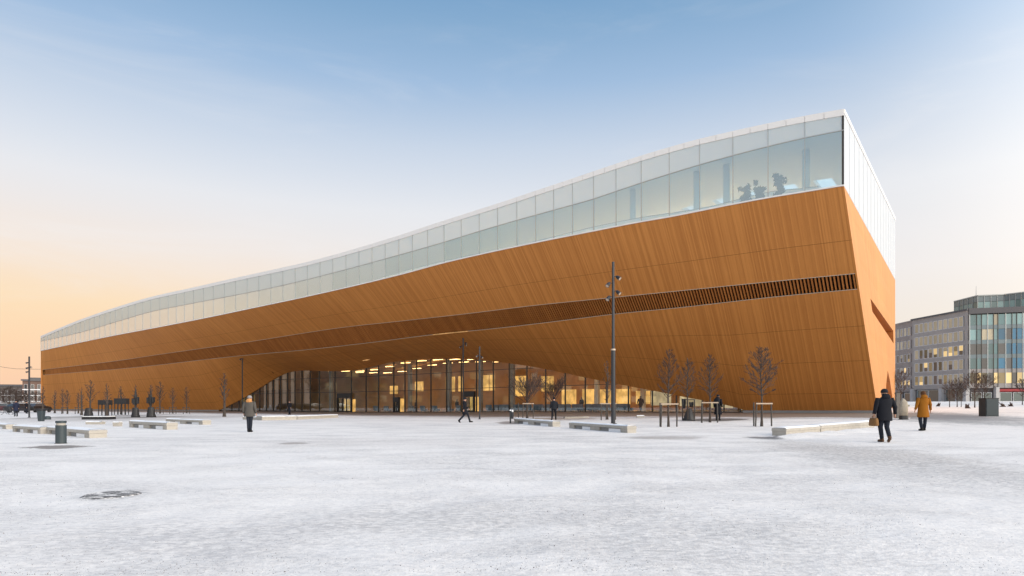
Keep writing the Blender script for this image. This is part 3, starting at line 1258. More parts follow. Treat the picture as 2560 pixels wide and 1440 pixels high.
# ---- entrance hall glass front
HALL = lambda u, d: Vector((*T(u + flare(u), d3f(u) + d), 0))
hx = [560, 578, 596, 613, 631, 648, 665, 682, 700, 718, 736, 754, 774, 797, 836, 877, 914, 945, 983, 1011, 1040, 1076, 1115, 1152, 1190,
      1232, 1272, 1316, 1363, 1412, 1462, 1515, 1570, 1630, 1690, 1755, 1809, 1850, 1878]
tabx = [(CX + F * r[0] / r[1], u) for u, r in zip(US, TAB[:, 3])]
tabx = sorted(tabx)
hu = sorted(float(np.interp(v, [q[0] for q in tabx], [q[1] for q in tabx])) for v in hx)
hu = [U_R] + [u for u in hu if U_R + .2 < u < U_L - .2] + [U_L]
TR = (3.05, 5.35)
for a, b_ in zip(hu[:-1], hu[1:]):
    pa, pb_ = HALL(a, 0.12), HALL(b_, 0.12)
    ga, gb = gz(pa.x, pa.y) + .10, gz(pb_.x, pb_.y) + .10
    ta, tb = Pt(3, a).z + .01, Pt(3, b_).z + .01
    lv = [0] + list(TR) + [99]
    for l0, l1 in zip(lv[:-1], lv[1:]):
        qa0, qb0 = min(ga + l0, ta), min(gb + l0, tb)
        qa1, qb1 = min(ga + l1, ta), min(gb + l1, tb)
        if qa1 - qa0 < .02 and qb1 - qb0 < .02:
            continue
        m_ = MB()
        m_.face([(pa.x, pa.y, qa0), (pb_.x, pb_.y, qb0), (pb_.x, pb_.y, qb1), (pa.x, pa.y, qa1)])
        LW(m_, 'hall_pane', M['clear'])
for a in hu[1:-1]:
    p = HALL(a, 0.12)
    g0, t0 = gz(p.x, p.y) + .02, Pt(3, a).z + 0.0
    m_ = MB()
    m_.box((p.x, p.y, (g0 + t0) / 2), (0.09, 0.22, t0 - g0), math.atan2(du.y, du.x))
    LW(m_, 'hall_mullion', M['dark_mullion'])
for h in TR:
    tr = MB()
    prev = None
    for i in range(161):
        u = U_R + (U_L - U_R) * i / 160
        p = HALL(u, 0.12)
        z = gz(p.x, p.y) + .10 + h
        if z > Pt(3, u).z - .05:
            prev = None
            continue
        o = Vector((-nin.x, -nin.y, 0)) * .05
        r = [p + o + Vector((0, 0, z - .035)), p + o + Vector((0, 0, z + .035)), p - o + Vector((0, 0, z + .035)), p - o + Vector((0, 0, z - .035))]
        if prev:
            for k in range(4):
                tr.face([prev[k], prev[(k + 1) % 4], r[(k + 1) % 4], r[k]])
        prev = r
    LW(tr, 'hall_transom', M['dark_mullion'])

def hall_x(xx):
    return float(np.interp(xx, [q[0] for q in tabx], [q[1] for q in tabx]))


# hall interior: floor, ceiling, back wall, lamps
hf, hc, hb = MB(), MB(), MB()
q1, q2, q3 = [], [], []
HD = 15.0
for i in range(61):
    u = U_R - 4 + (U_L - U_R + 8) * i / 60
    a, b_ = HALL(max(u, 0), 0.10), HALL(max(u, 0), HD)
    z0 = gz(a.x, a.y) + .03
    zt = Pt(3, max(u, 0)).z
    zc = max(zt + 0.25, z0 + 3.6)
    q1.append([(a.x, a.y, z0), (b_.x, b_.y, z0)])
    q2.append([(a.x, a.y, zt + .02), (HALL(max(u, 0), 2.0).x, HALL(max(u, 0), 2.0).y, zc), (b_.x, b_.y, zc + 0.6)])
    q3.append([(b_.x, b_.y, z0), (b_.x, b_.y, zc + 0.6)])
hf.grid(q1)
hc.grid(q2)
hb.grid(q3)
LW(hf, 'hall_floor', M['floor_in'])
LW(hc, 'hall_ceiling', M['warm_wall'])
LW(hb, 'hall_back_wall', M['warm_wall'])
for s in (0, -1):
    m_ = MB()
    m_.face([q1[s][0], q1[s][1], q3[s][1], (q1[s][0][0], q1[s][0][1], q2[s][1][2])])
    LW(m_, 'hall_side_wall', M['warm_wall'])


def hall_box(u, d, z0, z1, w, dep, name, m):
    p = HALL(u, d)
    m_ = MB()
    gg = gz(*HALL(u, 0.1).xy) + .03
    m_.box((p.x, p.y, gg + (z0 + z1) / 2), (w, dep, z1 - z0), math.atan2(du.y, du.x))
    return LW(m_, name, m)


rng = random.Random(5)
for i in range(22):
    u = U_R + 6 + (U_L - U_R - 18) * (i + 0.5) / 22
    top = Pt(3, u).z - gz(*HALL(u, 0.1).xy)
    if u > hall_x(770):
        continue
    for d in (3.5, 9.5):
        hh = max(top + 0.15, 3.4)
        hall_box(u, d, hh - .06, hh, 1.9, 0.14, 'ceiling_lamp', M['lamp_warm'])
for (xa, xb, za, zb) in ((905, 928, 3.4, 5.0), (985, 1010, 3.2, 5.6), (1018, 1030, 3.2, 5.6), (1078, 1098, 3.2, 5.6), (1100, 1112, 3.2, 5.6),
                         (1165, 1200, 2.2, 5.2), (1235, 1270, 2.8, 5.0), (1290, 1330, 0.9, 3.0), (1345, 1378, 0.9, 3.0), (1392, 1430, 0.9, 2.9),
                         (1436, 1476, 0.9, 2.9), (1490, 1530, 0.9, 2.6), (840, 862, 3.0, 4.4)):
    ua, ub = [float(np.interp(v, [q[0] for q in tabx], [q[1] for q in tabx])) for v in (xa, xb)]
    hall_box((ua + ub) / 2, 11.5, za, zb, abs(ua - ub) * 0.95, 0.1, 'glow_panel', M['glow_soft'])
for xx in (760, 960, 1060, 1140, 1222, 1440, 1560):
    u = float(np.interp(xx, [q[0] for q in tabx], [q[1] for q in tabx]))
    top = Pt(3, u).z - gz(*HALL(u, 0.1).xy)
    hall_box(u, 5.5, 0, top + .2, 0.5, 0.5, 'hall_column', M['white'] if xx > 1300 else M['plinth'])
for (xa, xb, za, zb) in ((1545, 1605, .7, 2.5), (1622, 1690, .6, 2.1), (1705, 1775, .4, 1.6), (1785, 1850, .2, 1.1)):  # glowing panels added to brighten the low end of the hall
    ua, ub = hall_x(xa), hall_x(xb)
    hall_box((ua + ub) / 2, 9.5, za, zb, abs(ua - ub) * 0.9, 0.1, 'glow_panel', M['fill_cream'])
for (xa, xb) in ((846, 878), (1162, 1186), (985, 998)):  # glowing panels added behind the doors to give their golden light
    ua, ub = hall_x(xa), hall_x(xb)
    hall_box((ua + ub) / 2, 1.0, 0.05, 2.0, abs(ua - ub) * 0.9, 0.1, 'glow_panel', M['glow_soft'])
# door lobbies
for (xa, xb, h) in ((843, 880, 2.95), (1160, 1187, 2.75), (984, 999, 2.2)):
    ua, ub = [float(np.interp(v, [q[0] for q in tabx], [q[1] for q in tabx])) for v in (xa, xb)]
    w = abs(ua - ub)
    uc = (ua + ub) / 2
    hall_box(uc, -0.02, h - 0.75, h, w, 0.35, 'entrance_canopy', M['black'])
    for s in (-1, 1):
        hall_box(uc + s * (w / 2 - .12), -0.02, 0, h - .752, 0.16, 0.35, 'entrance_jamb', M['black'])
    nd = 3 if w > 2 else 2
    for k in range(nd):
        uk = uc + (k - (nd - 1) / 2) * (w - .5) / nd
        dw = (w - .5) / nd * .96
        dr = hall_box(uk, 0.0, 0.02, h - .80, dw, 0.03, 'entrance_door', M['clear'])
        fr = MB()
        p = HALL(uk, -0.02)
        gg = gz(*HALL(uk, 0.1).xy) + .03
        ang = math.atan2(du.y, du.x)
        ex = Vector((math.cos(ang), math.sin(ang), 0))
        for s in (-1, 1):
            fr.box((p.x + ex.x * s * dw / 2, p.y + ex.y * s * dw / 2, gg + (h - .8) / 2), (0.09, 0.08, h - .8), ang)
        fr.box((p.x, p.y, gg + .10), (dw - .1, 0.07, 0.2), ang)
        LW(fr, 'door_frame', M['black'], parent=dr)

# ---- upper storey interior: columns, balustrade, plants
for xx in (1520, 1690, 1770, 1985):
    u = u_of_x(xx)
    p = T(u, 5.5)
    m_ = MB()
    m_.tube([(p.x, p.y, zw(u)), (p.x, p.y, zr(u) - CAP)], 0.28, 16)
    LW(m_, 'upper_column', M['white'], smooth=True)
m_ = MB()
bal = []
for i in range(90):
    u = 2 + i * 0.7
    p = T(u, 2.6 + 0.5 * math.sin(u * .25))
    bal.append([(p.x, p.y, zw(u)), (p.x, p.y, zw(u) + 1.15 + 0.35 * math.exp(-((u - 6) / 3) ** 2))])
m_.grid(bal)
LW(m_, 'balustrade', M['milky'])
m_ = MB()
m_.tube([b_[1] for b_ in bal], 0.035, 6)
LW(m_, 'handrail', M['mullion'])
for i in range(9):  # unseen emitters added deep inside to brighten the ceiling and upper panes
    u = 9 + i * 4.6
    p = T(u, 25)
    m_ = MB()
    m_.box((p.x, p.y, zw(u) + 3.3), (2.2, 0.3, 0.10), math.atan2(du.y, du.x))
    LW(m_, 'hidden_fill', M['fill_up'])


def leaf_cloud(c, r, n, size, rng_, lean=0):
    mb = MB()
    for _ in range(n):
        v = Vector((rng_.gauss(0, 1), rng_.gauss(0, 1), rng_.gauss(0, 1)))
        v = v.normalized() * (rng_.random() ** 0.45)
        p = Vector(c) + Vector((v.x * r[0], v.y * r[1], v.z * r[2]))
        a = Vector((rng_.gauss(0, 1), rng_.gauss(0, 1), rng_.gauss(0, 1))).normalized() * size * rng_.uniform(.6, 1.3)
        b2 = a.cross(Vector((rng_.gauss(0, 1), rng_.gauss(0, 1), rng_.gauss(0, 1)))).normalized() * size * .45
        mb.face([p - a, p + b2, p + a, p - b2])
    return mb


for n_, (xx, hgt, lab) in enumerate(((1852, 1.75, 'bushy indoor plant behind the glazing, leftmost of the three on the upper floor'),
                                     (1890, 1.95, 'dense indoor plant behind the upper glazing, middle one of the three'),
                                     (1938, 2.15, 'tall indoor plant with loose lower leaves behind the upper glazing, nearest the corner'))):
    u = u_of_x(xx)
    p = T(u, 1.5)
    o = empty('potted_plant', (p.x, p.y, zw(u) + 0.0))
    tag(o, lab, 'plant', 'plants on the upper floor')
    m_ = MB()
    m_.loft([(0, 0, 0, .20, .20), (0, 0, .35, .28, .28)], 12)
    m_.build('pot', M['plinth'], o)
    m_ = MB()
    m_.tube([(0, 0, .3), (.02, 0, hgt * .5), (0, 0, hgt * .85)], [.04, .03, .015], 6)
    m_.build('stem', M['bark'], o)
    lm, rl = MB(), random.Random(n_ + 40)
    for q in range(15):
        c = (rl.uniform(-.32, .32), rl.uniform(-.25, .25), hgt * rl.uniform(.25, 1.0))
        sub_ = leaf_cloud(c, (rl.uniform(.15, .26), .25, rl.uniform(.16, .28)), 34, .16, rl)
        b0 = len(lm.v)
        lm.v += sub_.v
        lm.f += [tuple(b0 + i for i in f) for f in sub_.f]
    lm.build('foliage', M['leaf_in'], o)



# ================================================================== things on the square
# ------------------------------------------------------------------ street lamps
def spot_head(z, side, tilt, size, root):
    """one floodlight on a short bracket"""
    b = MB()
    c = Vector((side * 0.30 * size, -0.02, z))
    d = Vector((side * 0.55, -0.45, -tilt)).normalized()
    b.tube([c - d * 0.17 * size, c - d * 0.06 * size, c + d * 0.14 * size, c + d * 0.17 * size],
           [0.05 * size, 0.105 * size, 0.125 * size, 0.135 * size], 12)
    h = b.build('spotlight', M['pole'], root)
    br = MB()
    br.tube([(0, 0, z + 0.02), (side * 0.17 * size, 0, z + 0.10 * size), c], 0.024 * size, 6)
    br.build('bracket', M['pole'], h)
    le = MB()
    le.tube([c + d * 0.171 * size, c + d * 0.176 * size], 0.11 * size, 12)
    le.build('lens', M['trim'], h)


def lamp_mast(x, y, top, heads, label, r=0.09, thick=None):
    p = at(x, y)
    H = zy(top, p.y) - p.z
    o = empty('street_lamp', p)
    tag(o, label, 'street lamp', 'spotlight masts on the square')
    b = MB()
    zt = H * 0.46 if thick else H
    b.tube([(0, 0, 0), (0, 0, zt)], thick or r, 14)
    b.build('pole', M['pole'], o, smooth=False)
    if thick:
        b = MB()
        b.tube([(0, 0, zt), (0, 0, H)], [r, r * .85], 14)
        b.build('upper_pole', M['pole'], o)
        b = MB()
        b.tube([(0, 0, zt - .05), (0, 0, zt + .05)], thick * 1.12, 14)
        b.build('collar', M['trim'], o)
    b = MB()
    b.tube([(0, 0, 0), (0, 0, 0.05)], (thick or r) * 1.7, 14)
    b.build('base_plate', M['pole'], o)
    b = MB()
    b.tube([(0, 0, H), (0, 0, H + .03)], r * .95, 10)
    b.build('pole_cap', M['pole'], o)
    for (hy, side, tilt) in heads:
        spot_head(zy(hy, p.y) - p.z, side, tilt, 1.0 if H > 8 else 0.62, o)
    return o


lamp_mast(1533, 1060, 656, ((694, 1, .5), (711, -1, .7), (731, 1, .6), (745, -1, .8)),
          'tall dark steel spotlight mast standing behind the concrete bench, nearest of the masts', 0.095, 0.135)
lamp_mast(606, 1030, 858, ((879, 1, .5), (886, -1, .7), (891, 1, .6), (898, -1, .8)),
          'slim dark spotlight mast behind the person in the grey parka')
lamp_mast(73, 1044, 892, ((907, -1, .2), (918, 1, .4), (920, -1, .4), (930, -1, .2)),
          'dark spotlight mast standing left of the library, leftmost on the square', 0.07)
lamp_mast(1158, 1035, 846, ((858, 1, .5), (862, 1, .7), (867, -1, .6)),
          'slim grey spotlight mast behind the walking person, in front of the glass doors')
lamp_mast(1199, 1048, 867, ((890, -1, .5), (893, 1, .6)),
          'thin spotlight mast with small heads right of the walking person', 0.065)


# ------------------------------------------------------------------ bare trees
def tree_meshes(seed, H, clear, cr, n1=30, up=0.85, peak=0.25, sub=5, lead=True, thick=1.0, tmin=0.0068):
    """(trunk mesh, crown mesh): leader with limbs, boughs and twigs"""
    rg = random.Random(seed)
    tk, cw = MB(), MB()
    pts, rad = [], []
    ph, amp = rg.random() * 6, 0.02 * H
    tip = H * (0.97 if lead else clear / H + 0.25)

    def leader(z):
        return Vector((amp * .5 * math.sin(z * 1.3 + ph) * z / H, amp * .5 * math.sin(z * 1.7 + ph * 2) * z / H, z))
    for i in range(11):
        z = tip * i / 10
        pts.append(leader(z))
        rad.append(max(0.012, (0.026 * H * .52) * thick * (1 - 0.93 * (z / H)) * (1.25 if i == 0 else 1)))
    tk.tube(pts, rad, 7)

    def branch(p, d, L, r, lv):
        q, rr = [p], [r]
        c = p.copy()
        dd = d.normalized()
        nseg = 4 if lv == 1 else (3 if lv == 2 else 2)
        for i in range(nseg):
            dd = (dd + Vector((rg.gauss(0, .055), rg.gauss(0, .055), 0.10 * up + rg.gauss(0, .045)))).normalized()
            c = c + dd * L / nseg
            q.append(c.copy())
            rr.append(max(tmin, r * (1 - 0.85 * (i + 1) / nseg)))
        cw.tube(q, rr, 4 if lv == 1 else 3, cap=False)
        if lv >= 3:
            return
        for k in range(sub if lv == 1 else max(2, sub - 2)):
            t = rg.uniform(0.25, 0.98)
            j = min(int(t * nseg), nseg - 1)
            w = t * nseg - j
            pp = q[j].lerp(q[j + 1], w)
            ax = (q[j + 1] - q[j]).normalized()
            side = ax.cross(Vector((rg.gauss(0, 1), rg.gauss(0, 1), rg.gauss(0, 1)))).normalized()
            nd = (ax + side * rg.uniform(.35, .68)).normalized()
            branch(pp, nd, L * rg.uniform(.32, .58) * (1.15 - .5 * t), max(tmin * 1.2, r * .5), lv + 1)

    for k in range(n1):
        t = (k + rg.random()) / n1
        z = clear + (tip * 0.98 - clear) * t
        prof = (min(1, (t + 0.12) / (peak + .12)) if t < peak else ((1 - t) / (1 - peak)) ** 0.8)
        L = cr * (0.25 + 0.85 * prof) * rg.uniform(.75, 1.15)
        a = k * 2.399 + rg.uniform(-.4, .4)
        elev = R(rg.uniform(28, 50)) + t * .35
        d = Vector((math.cos(a) * math.cos(elev), math.sin(a) * math.cos(elev), math.sin(elev) * up))
        branch(leader(z), d, L, max(tmin * 1.7, 0.0060 * H * (1 - .6 * t) * thick), 1)
    return tk.mesh('trunk', M['bark']), cw.mesh('crown', M['twig'], smooth=False)


TV = {'young': tree_meshes(1, 4.2, 1.45, 0.80, 34), 'slim': tree_meshes(2, 4.2, 1.35, 0.46, 26, 1.1, 0.3, 4),
      'dense': tree_meshes(3, 4.2, 1.5, 0.95, 40, .8, 0.3, 6), 'sparse': tree_meshes(4, 4.2, 1.2, 0.55, 20, 1.2, .35, 4),
      'vase': tree_meshes(5, 4.2, 1.15, 2.0, 24, 1.25, 0.05, 7, False, 1.2), 'park': tree_meshes(6, 4.2, 1.2, 1.6, 30, .8, 0.35, 7, True, 1.3)}


FAR = {'young': tree_meshes(11, 4.2, 1.3, 0.80, 26, .85, .25, 4, True, 1.7, .0105), 'slim': tree_meshes(12, 4.2, 1.2, 0.55, 22, 1.1, .3, 4, True, 1.7, .0105),
       'dense': tree_meshes(13, 4.2, 1.3, 0.85, 30, .9, .3, 4, True, 1.7, .0105), 'sparse': tree_meshes(14, 4.2, 1.1, 0.55, 16, 1.2, .35, 3, True, 1.8, .0105)}


def plant_tree(x, y, top, kind, label, group, sx=1.0, rz=0.0):
    p = at(x, y)
    H = zy(top, p.y) - p.z
    tm, cm = FAR[kind] if group == GL else TV[kind]
    o = empty('bare_tree', p, rz)
    k = H / 4.2
    o.scale = (k * sx, k * sx, k)
    tag(o, label, 'tree', group)
    o.scale.x *= 1.2
    o.scale.y *= 1.2
    link('trunk', tm, o)
    link('crown', cm, o)
    return o


GL, GR_, GF, GB = 'young trees by the north part of the library', 'young staked trees on the square', 'dark trees before the office building', 'street trees far left'
for i, (x, y, top, kind, lab, sx) in enumerate((
        (107, 1034, 964, 'slim', 'slender bare tree at the north corner of the library behind the dark bin', 1.3),
        (137, 1033, 974, 'slim', 'small bare tree, first to the right of the library corner bin', 1.3),
        (157, 1034, 972, 'dense', 'bushy bare tree, left one of a close pair before the timber wall', .75),
        (168, 1035, 974, 'dense', 'bushy bare tree, right one of a close pair before the timber wall', .75),
        (196, 1034, 980, 'slim', 'narrow bare tree just left of the tree with the taller trunk by the planter', 1.2),
        (204, 1038, 967, 'sparse', 'straight thin bare tree rising at the left end of the low black planter', 1.4),
        (226, 1036, 949, 'young', 'tallest bare tree of the left row, over the low black planter', 1.0),
        (267, 1040, 957, 'sparse', 'thin bare tree rising through the left raised black box', 1.3),
        (303, 1036, 964, 'slim', 'thin bare tree rising through the right raised black box', 1.3),
        (338, 1040, 960, 'sparse', 'bare tree with a black sleeve and cone shaped bag at its foot, left of two', 1.2),
        (376, 1040, 960, 'slim', 'bare tree with a black sleeve and cone shaped bag at its foot, right of two', 1.3),
        (400, 1034, 953, 'young', 'broad bare young tree with low frame, left of three in the clear', .95),
        (432, 1034, 968, 'young', 'small bare young tree with low frame, middle of three in the clear', .9),
        (466, 1033, 966, 'young', 'small bare young tree with low frame, right of three in the clear', .85),
        (561, 1042, 930, 'slim', 'faint thin bare tree left of the person in the grey parka', 1.2))):
    plant_tree(x, y, top, kind, lab, GL, sx, i * 1.3)
for i, (x, y, top, kind, lab, sx) in enumerate((
        (1318, 1047, 914, 'vase', 'bare vase shaped tree before the lit glass, left of the person in dark jacket', 1.15),
        (1383, 1041, 926, 'vase', 'small bare vase shaped tree straight behind the person in dark jacket', 1.0),
        (1518, 1049, 897, 'sparse', 'thin bare tree just left of the tall spotlight mast', 1.1),
        (1671, 1067, 872, 'young', 'staked bare tree with long thin leader right of the concrete bench', .95),
        (1719, 1052, 894, 'young', 'bare tree with black bag round its foot, between two staked trees', 1.0),
        (1775, 1056, 884, 'young', 'staked bare tree beside the person with the backpack', 1.0),
        (1904, 1066, 868, 'dense', 'fullest bare tree, staked near the end of the long concrete bench', 1.0))):
    plant_tree(x, y, top, kind, lab, GR_, sx, i * 1.1 + .4)


# ------------------------------------------------------------------ stakes round the trees
def stakes(x, y, ytop, posts, bar, label, dark=True, group='tree stakes on the square'):
    p = at(x, y)
    o = empty('tree_stakes', p)
    tag(o, label, 'tree stakes', group)
    sc = F / p.y
    H = (y - ytop) / sc
    tops = []
    for (dx_, dy_, lean) in posts:
        b = MB()
        X = dx_ / sc
        b.tube([(X, dy_, -.05), (X + lean / sc, dy_, H)], 0.042, 8)
        b.build('post', M['stake'], o)
        tops.append((X + lean / sc, dy_, H * .95))
    for (i, j) in bar:
        b = MB()
        a, c = Vector(tops[i]), Vector(tops[j])
        m_ = (a + c) / 2
        b.box(m_ + Vector((0, -0.05, 0)), ((c - a).length + .12, 0.03, 0.07), math.atan2(c.y - a.y, c.x - a.x))
        b.build('tie_bar', M['rope'] if dark else M['stake'], o)
    return o


stakes(1671, 1067, 1007, ((-20, -.1, 2), (-15, .5, 0), (21, 0, 1)), ((0, 2),), 'three dark posts round the tree with the long leader')
stakes(1770, 1057, 1004, ((-15, 0, 1), (-10, .5, 1), (24, 0, -1)), ((0, 2),), 'leaning posts and tie bar round the tree beside the person with the backpack')
stakes(1904, 1066, 1006, ((-17, -.1, 3), (-11, .45, 0), (27, .1, -1)), ((0, 2),), 'three dark posts with pale tie bar round the fullest tree')
stakes(1318, 1048, 1007, ((-22, .2, 0), (-11, -.1, 1), (15, 0, 0)), ((1, 2),), 'posts round the vase shaped tree left of the person in dark jacket')
stakes(1518, 1050, 1007, ((-15, 0, 0), (22, .2, 0), (0, .5, 0)), ((0, 1),), 'posts round the thin tree by the tall spotlight mast')
for x, lab in ((400, 'low dark frame round the left tree of three in the clear'), (432, 'low dark frame round the middle tree of three in the clear'),
               (466, 'low dark frame round the right tree of three in the clear'), (162, 'low dark frame round the close pair of bushy trees'),
               (196, 'low dark frame beside the narrow tree left of the planter')):
    stakes(x, 1035, 1018, ((-8, 0, 0), (8, 0, 0)), ((0, 1),), lab, False, 'low tree frames by the library')


# ------------------------------------------------------------------ black boxes on legs, sleeves, watering bags
def raised_box(x, y, w, ytop, ymid, label):
    p = at(x, y)
    sc = F / p.y
    W, Hb, Ht = w / sc, (y - ymid) / sc, (y - ytop) / sc
    o = empty('raised_planter', p)
    tag(o, label, 'planter', 'raised black boxes by the library')
    b = MB()
    b.prism([(-W / 2, -.35), (W / 2, -.35), (W / 2, .35), (-W / 2, .35)], Hb, Ht)
    for i in range(int(W / .28)):
        X = -W / 2 + .14 + i * .28
        b.box((X, -.37, (Hb + Ht) / 2), (.16, .03, (Ht - Hb) * .9))
    b.build('box', M['bag'], o)
    for sx_ in (-.46, -.16, .16, .46):
        for sy in (-.28, .28):
            b = MB()
            b.tube([(W * sx_, sy, -.03), (W * sx_ * .97, sy, Hb)], 0.05, 6)
            b.build('leg', M['black'], o)
    b = MB()
    rg = random.Random(int(x))
    for _ in range(9):
        X = rg.uniform(-W * .45, W * .45)
        b.tube([(X, 0, Ht - .05), (X + rg.uniform(-.1, .1), rg.uniform(-.2, .2), Ht + rg.uniform(.2, .9))], [.02, .008], 4)
    b.build('twigs', M['twig'], o)
    return o


raised_box(263, 1039, 27, 1000, 1012, 'black box raised on thin legs among the trees, left of two')
raised_box(304, 1037, 30, 996, 1010, 'black box raised on thin legs among the trees, right of two')


def bag_cone(x, y, ytop, w0, w1, label, group):
    p = at(x, y)
    sc = F / p.y
    H = (y - ytop) / sc
    b = MB()
    rings = []
    for i in range(9):
        t = i / 8
        r = (w0 + (w1 - w0) * t ** .8) / 2 / sc
        rings.append((0, 0, H * t, r, r * .9))
    b.loft(rings, 20)
    rg = random.Random(int(x))
    v2 = []
    for (X, Y, Z) in b.v:
        a = math.atan2(Y, X)
        k = 1 + .10 * math.sin(a * 7 + Z * 2) + rg.uniform(-.04, .04)
        v2.append((X * k, Y * k, Z))
    b.v = v2
    o = b.build('watering_bag', M['bag'], None, smooth=True)
    o.location = p
    tag(o, label, 'watering bag', group)
    return o


GBG = 'black bags round tree feet'
bag_cone(339, 1043, 1019, 19, 13, 'black cone shaped bag round the foot of the left sleeved tree', GBG)
bag_cone(378, 1043, 1018, 21, 14, 'black cone shaped bag round the foot of the right sleeved tree', GBG)
bag_cone(1723, 1051.5, 1021, 31, 12, 'black wrinkled skirt shaped bag round a tree foot on the square', GBG)
bag_cone(222, 1040, 1020, 20, 14, 'black bag round the foot of the tallest left tree', GBG)


def sleeve(x, y, ytop, ybot, w, label):
    p = at(x, y)
    sc = F / p.y
    rg = random.Random(int(x) + 2)
    b = MB()
    W = w / sc
    z0, z1 = (y - ybot) / sc, (y - ytop) / sc
    n = 5
    for i in range(n):
        X = -W / 2 + W * (i + .5) / n
        b.box((X, rg.uniform(-.06, .06), (z0 + z1) / 2 + rg.uniform(-.10, .12)), (W / n * 1.05, .34 + rg.uniform(0, .2), (z1 - z0) * rg.uniform(.7, 1.05)), rg.uniform(-.2, .2))
    b.loft([(0, 0, z0 - .5, .06, .06), (0, 0, z0, .13, .12), (0, 0, z1 + .1, .16, .14), (0, 0, z1 + 1.0, .03, .03)], 8)
    o = b.build('tree_sleeve', M['bag'], None)
    o.location = p
    tag(o, label, 'tree sleeve', 'black sleeves on tree trunks')
    return o


sleeve(339, 1040, 994, 1011, 16, 'black fabric sleeve high on the trunk of the left bagged tree')
sleeve(377, 1040, 994, 1009, 15, 'black fabric sleeve high on the trunk of the right bagged tree')
o = empty('draped_frame', at(1722, 1051))
sc = F / o.location.y
tag(o, 'dark posts hung with torn black cloth round a tree, left of the person with backpack', 'tree guard')
for X in (-13, 17):
    b = MB()
    b.tube([(X / sc, .25, -.03), (X / sc, .25, 53 / sc)], .045, 7)
    b.build('post', M['stake'], o)
b = MB()
b.tube([(-13 / sc, .25, 52 / sc), (17 / sc, .25, 52 / sc)], .03, 6)
b.build('top_bar', M['stake'], o)
rg = random.Random(3)
for (x0, x1, z0, z1) in ((-16, -5, 30, 54), (3, 14, 33, 46)):
    b = MB()
    rows = []
    for i in range(6):
        t = i / 5
        rows.append([((x0 + (x1 - x0) * (.5 + (s - .5) * (1 - .45 * (1 - t)))) / sc, .22 + .07 * math.sin(s * 9 + t * 3), (z0 + (z1 - z0) * t) / sc + rg.uniform(-.03, .03)) for s in np.linspace(0, 1, 8)])
    b.grid(rows)
    c = b.build('cloth', M['bag'], o, smooth=True)
    md = c.modifiers.new('solid', 'SOLIDIFY')
    md.thickness = 0.03

# low planter, low drum, bins, posts
p = at(235, 1049)
sc = F / p.y
o = empty('low_planter', p)
tag(o, 'long low black planter edge topped with snow beside the left trees', 'planter')
b = MB()
b.prism([(-31 / sc, 0), (33 / sc, 0), (33 / sc, 1.1), (-31 / sc, 1.1)], 0, 7 / sc)
b.build('curb', M['black'], o)
b = MB()
b.prism([(-30 / sc, .03), (32 / sc, .03), (32 / sc, 1.07), (-30 / sc, 1.07)], 7 / sc, 8.5 / sc)
b.build('snow', M['snowcap'], o)

p = at(103, 1053)
sc = F / p.y
o = empty('litter_bin', p, .1)
tag(o, 'dark tapered litter bin standing before the north corner of the library', 'litter bin')
b = MB()
b.loft([(0, 0, 0, 5.2 / sc, 5.2 / sc), (0, 0, .03, 5.5 / sc, 5.5 / sc), (0, 0, 26 / sc, 7.4 / sc, 7.4 / sc)], 20, power=5)
b.build('body', M['charcoal'], o)
b = MB()
b.loft([(0, 0, 26 / sc, 7.9 / sc, 7.9 / sc), (0, 0, 29 / sc, 8.0 / sc, 8.0 / sc), (0, 0, 30 / sc, 7.4 / sc, 7.4 / sc)], 20, power=5)
b.build('rim', M['black'], o)
p = at(119, 1049)
sc = F / p.y
b = MB()
b.loft([(0, 0, 0, 7 / sc, 7 / sc), (0, 0, 5 / sc, 7 / sc, 7 / sc), (0, 0, 8.2 / sc, 5.5 / sc, 5.5 / sc), (0, 0, 9 / sc, 2 / sc, 2 / sc)], 18)
o = b.build('low_drum', M['charcoal'], None, smooth=False)
o.location = p
tag(o, 'low rounded dark drum on the snow right of the tapered litter bin', 'drum')

p = at(152.5, 1109)
sc = F / p.y
o = empty('bollard', p)
tag(o, 'dark grey round bollard with pale band under its cap before the left benches', 'bollard')
r_ = 11.7 / sc
b = MB()
b.tube([(0, 0, -.02), (0, 0, 46 / sc)], r_, 24)
b.build('body', M['charcoal'], o, smooth=False)
b = MB()
b.tube([(0, 0, 46 / sc), (0, 0, 51.5 / sc)], r_ * .86, 24)
b.build('light_band', M['concrete'], o)
b = MB()
b.tube([(0, 0, 51.5 / sc), (0, 0, 56.5 / sc), (0, 0, 57 / sc)], [r_, r_, r_ * .9], 24)
b.build('cap', M['charcoal'], o)
b = MB()
b.tube([(0, 0, 0), (0, 0, .02)], r_ * 1.12, 24)
b.build('base_ring', M['black'], o)

p = at(1276, 1058)
sc = F / p.y
o = empty('ash_post', p)
tag(o, 'dark post carrying a small dark blue bin beside the short concrete bench', 'litter bin')
b = MB()
b.tube([(0, 0, -.02), (0, 0, 31 / sc)], 2.1 / sc, 10)
b.build('post', M['pole'], o)
b = MB()
b.loft([(5 / sc, 0, 11 / sc, 2.9 / sc, 2.9 / sc), (5 / sc, 0, 28 / sc, 3.3 / sc, 3.3 / sc)], 14, power=4)
b.build('bin', M['pole'], o)
for X in (0, 5):
    b = MB()
    b.loft([(X / sc, 0, (31 if X == 0 else 28.01) / sc, 2.4 / sc, 2.4 / sc), (X / sc, 0, 32.5 / sc, 2.2 / sc, 2.2 / sc), (X / sc, 0, 34 / sc, .8 / sc, .8 / sc)], 12)
    b.build('snow_cap', M['snowcap'], o, smooth=True)

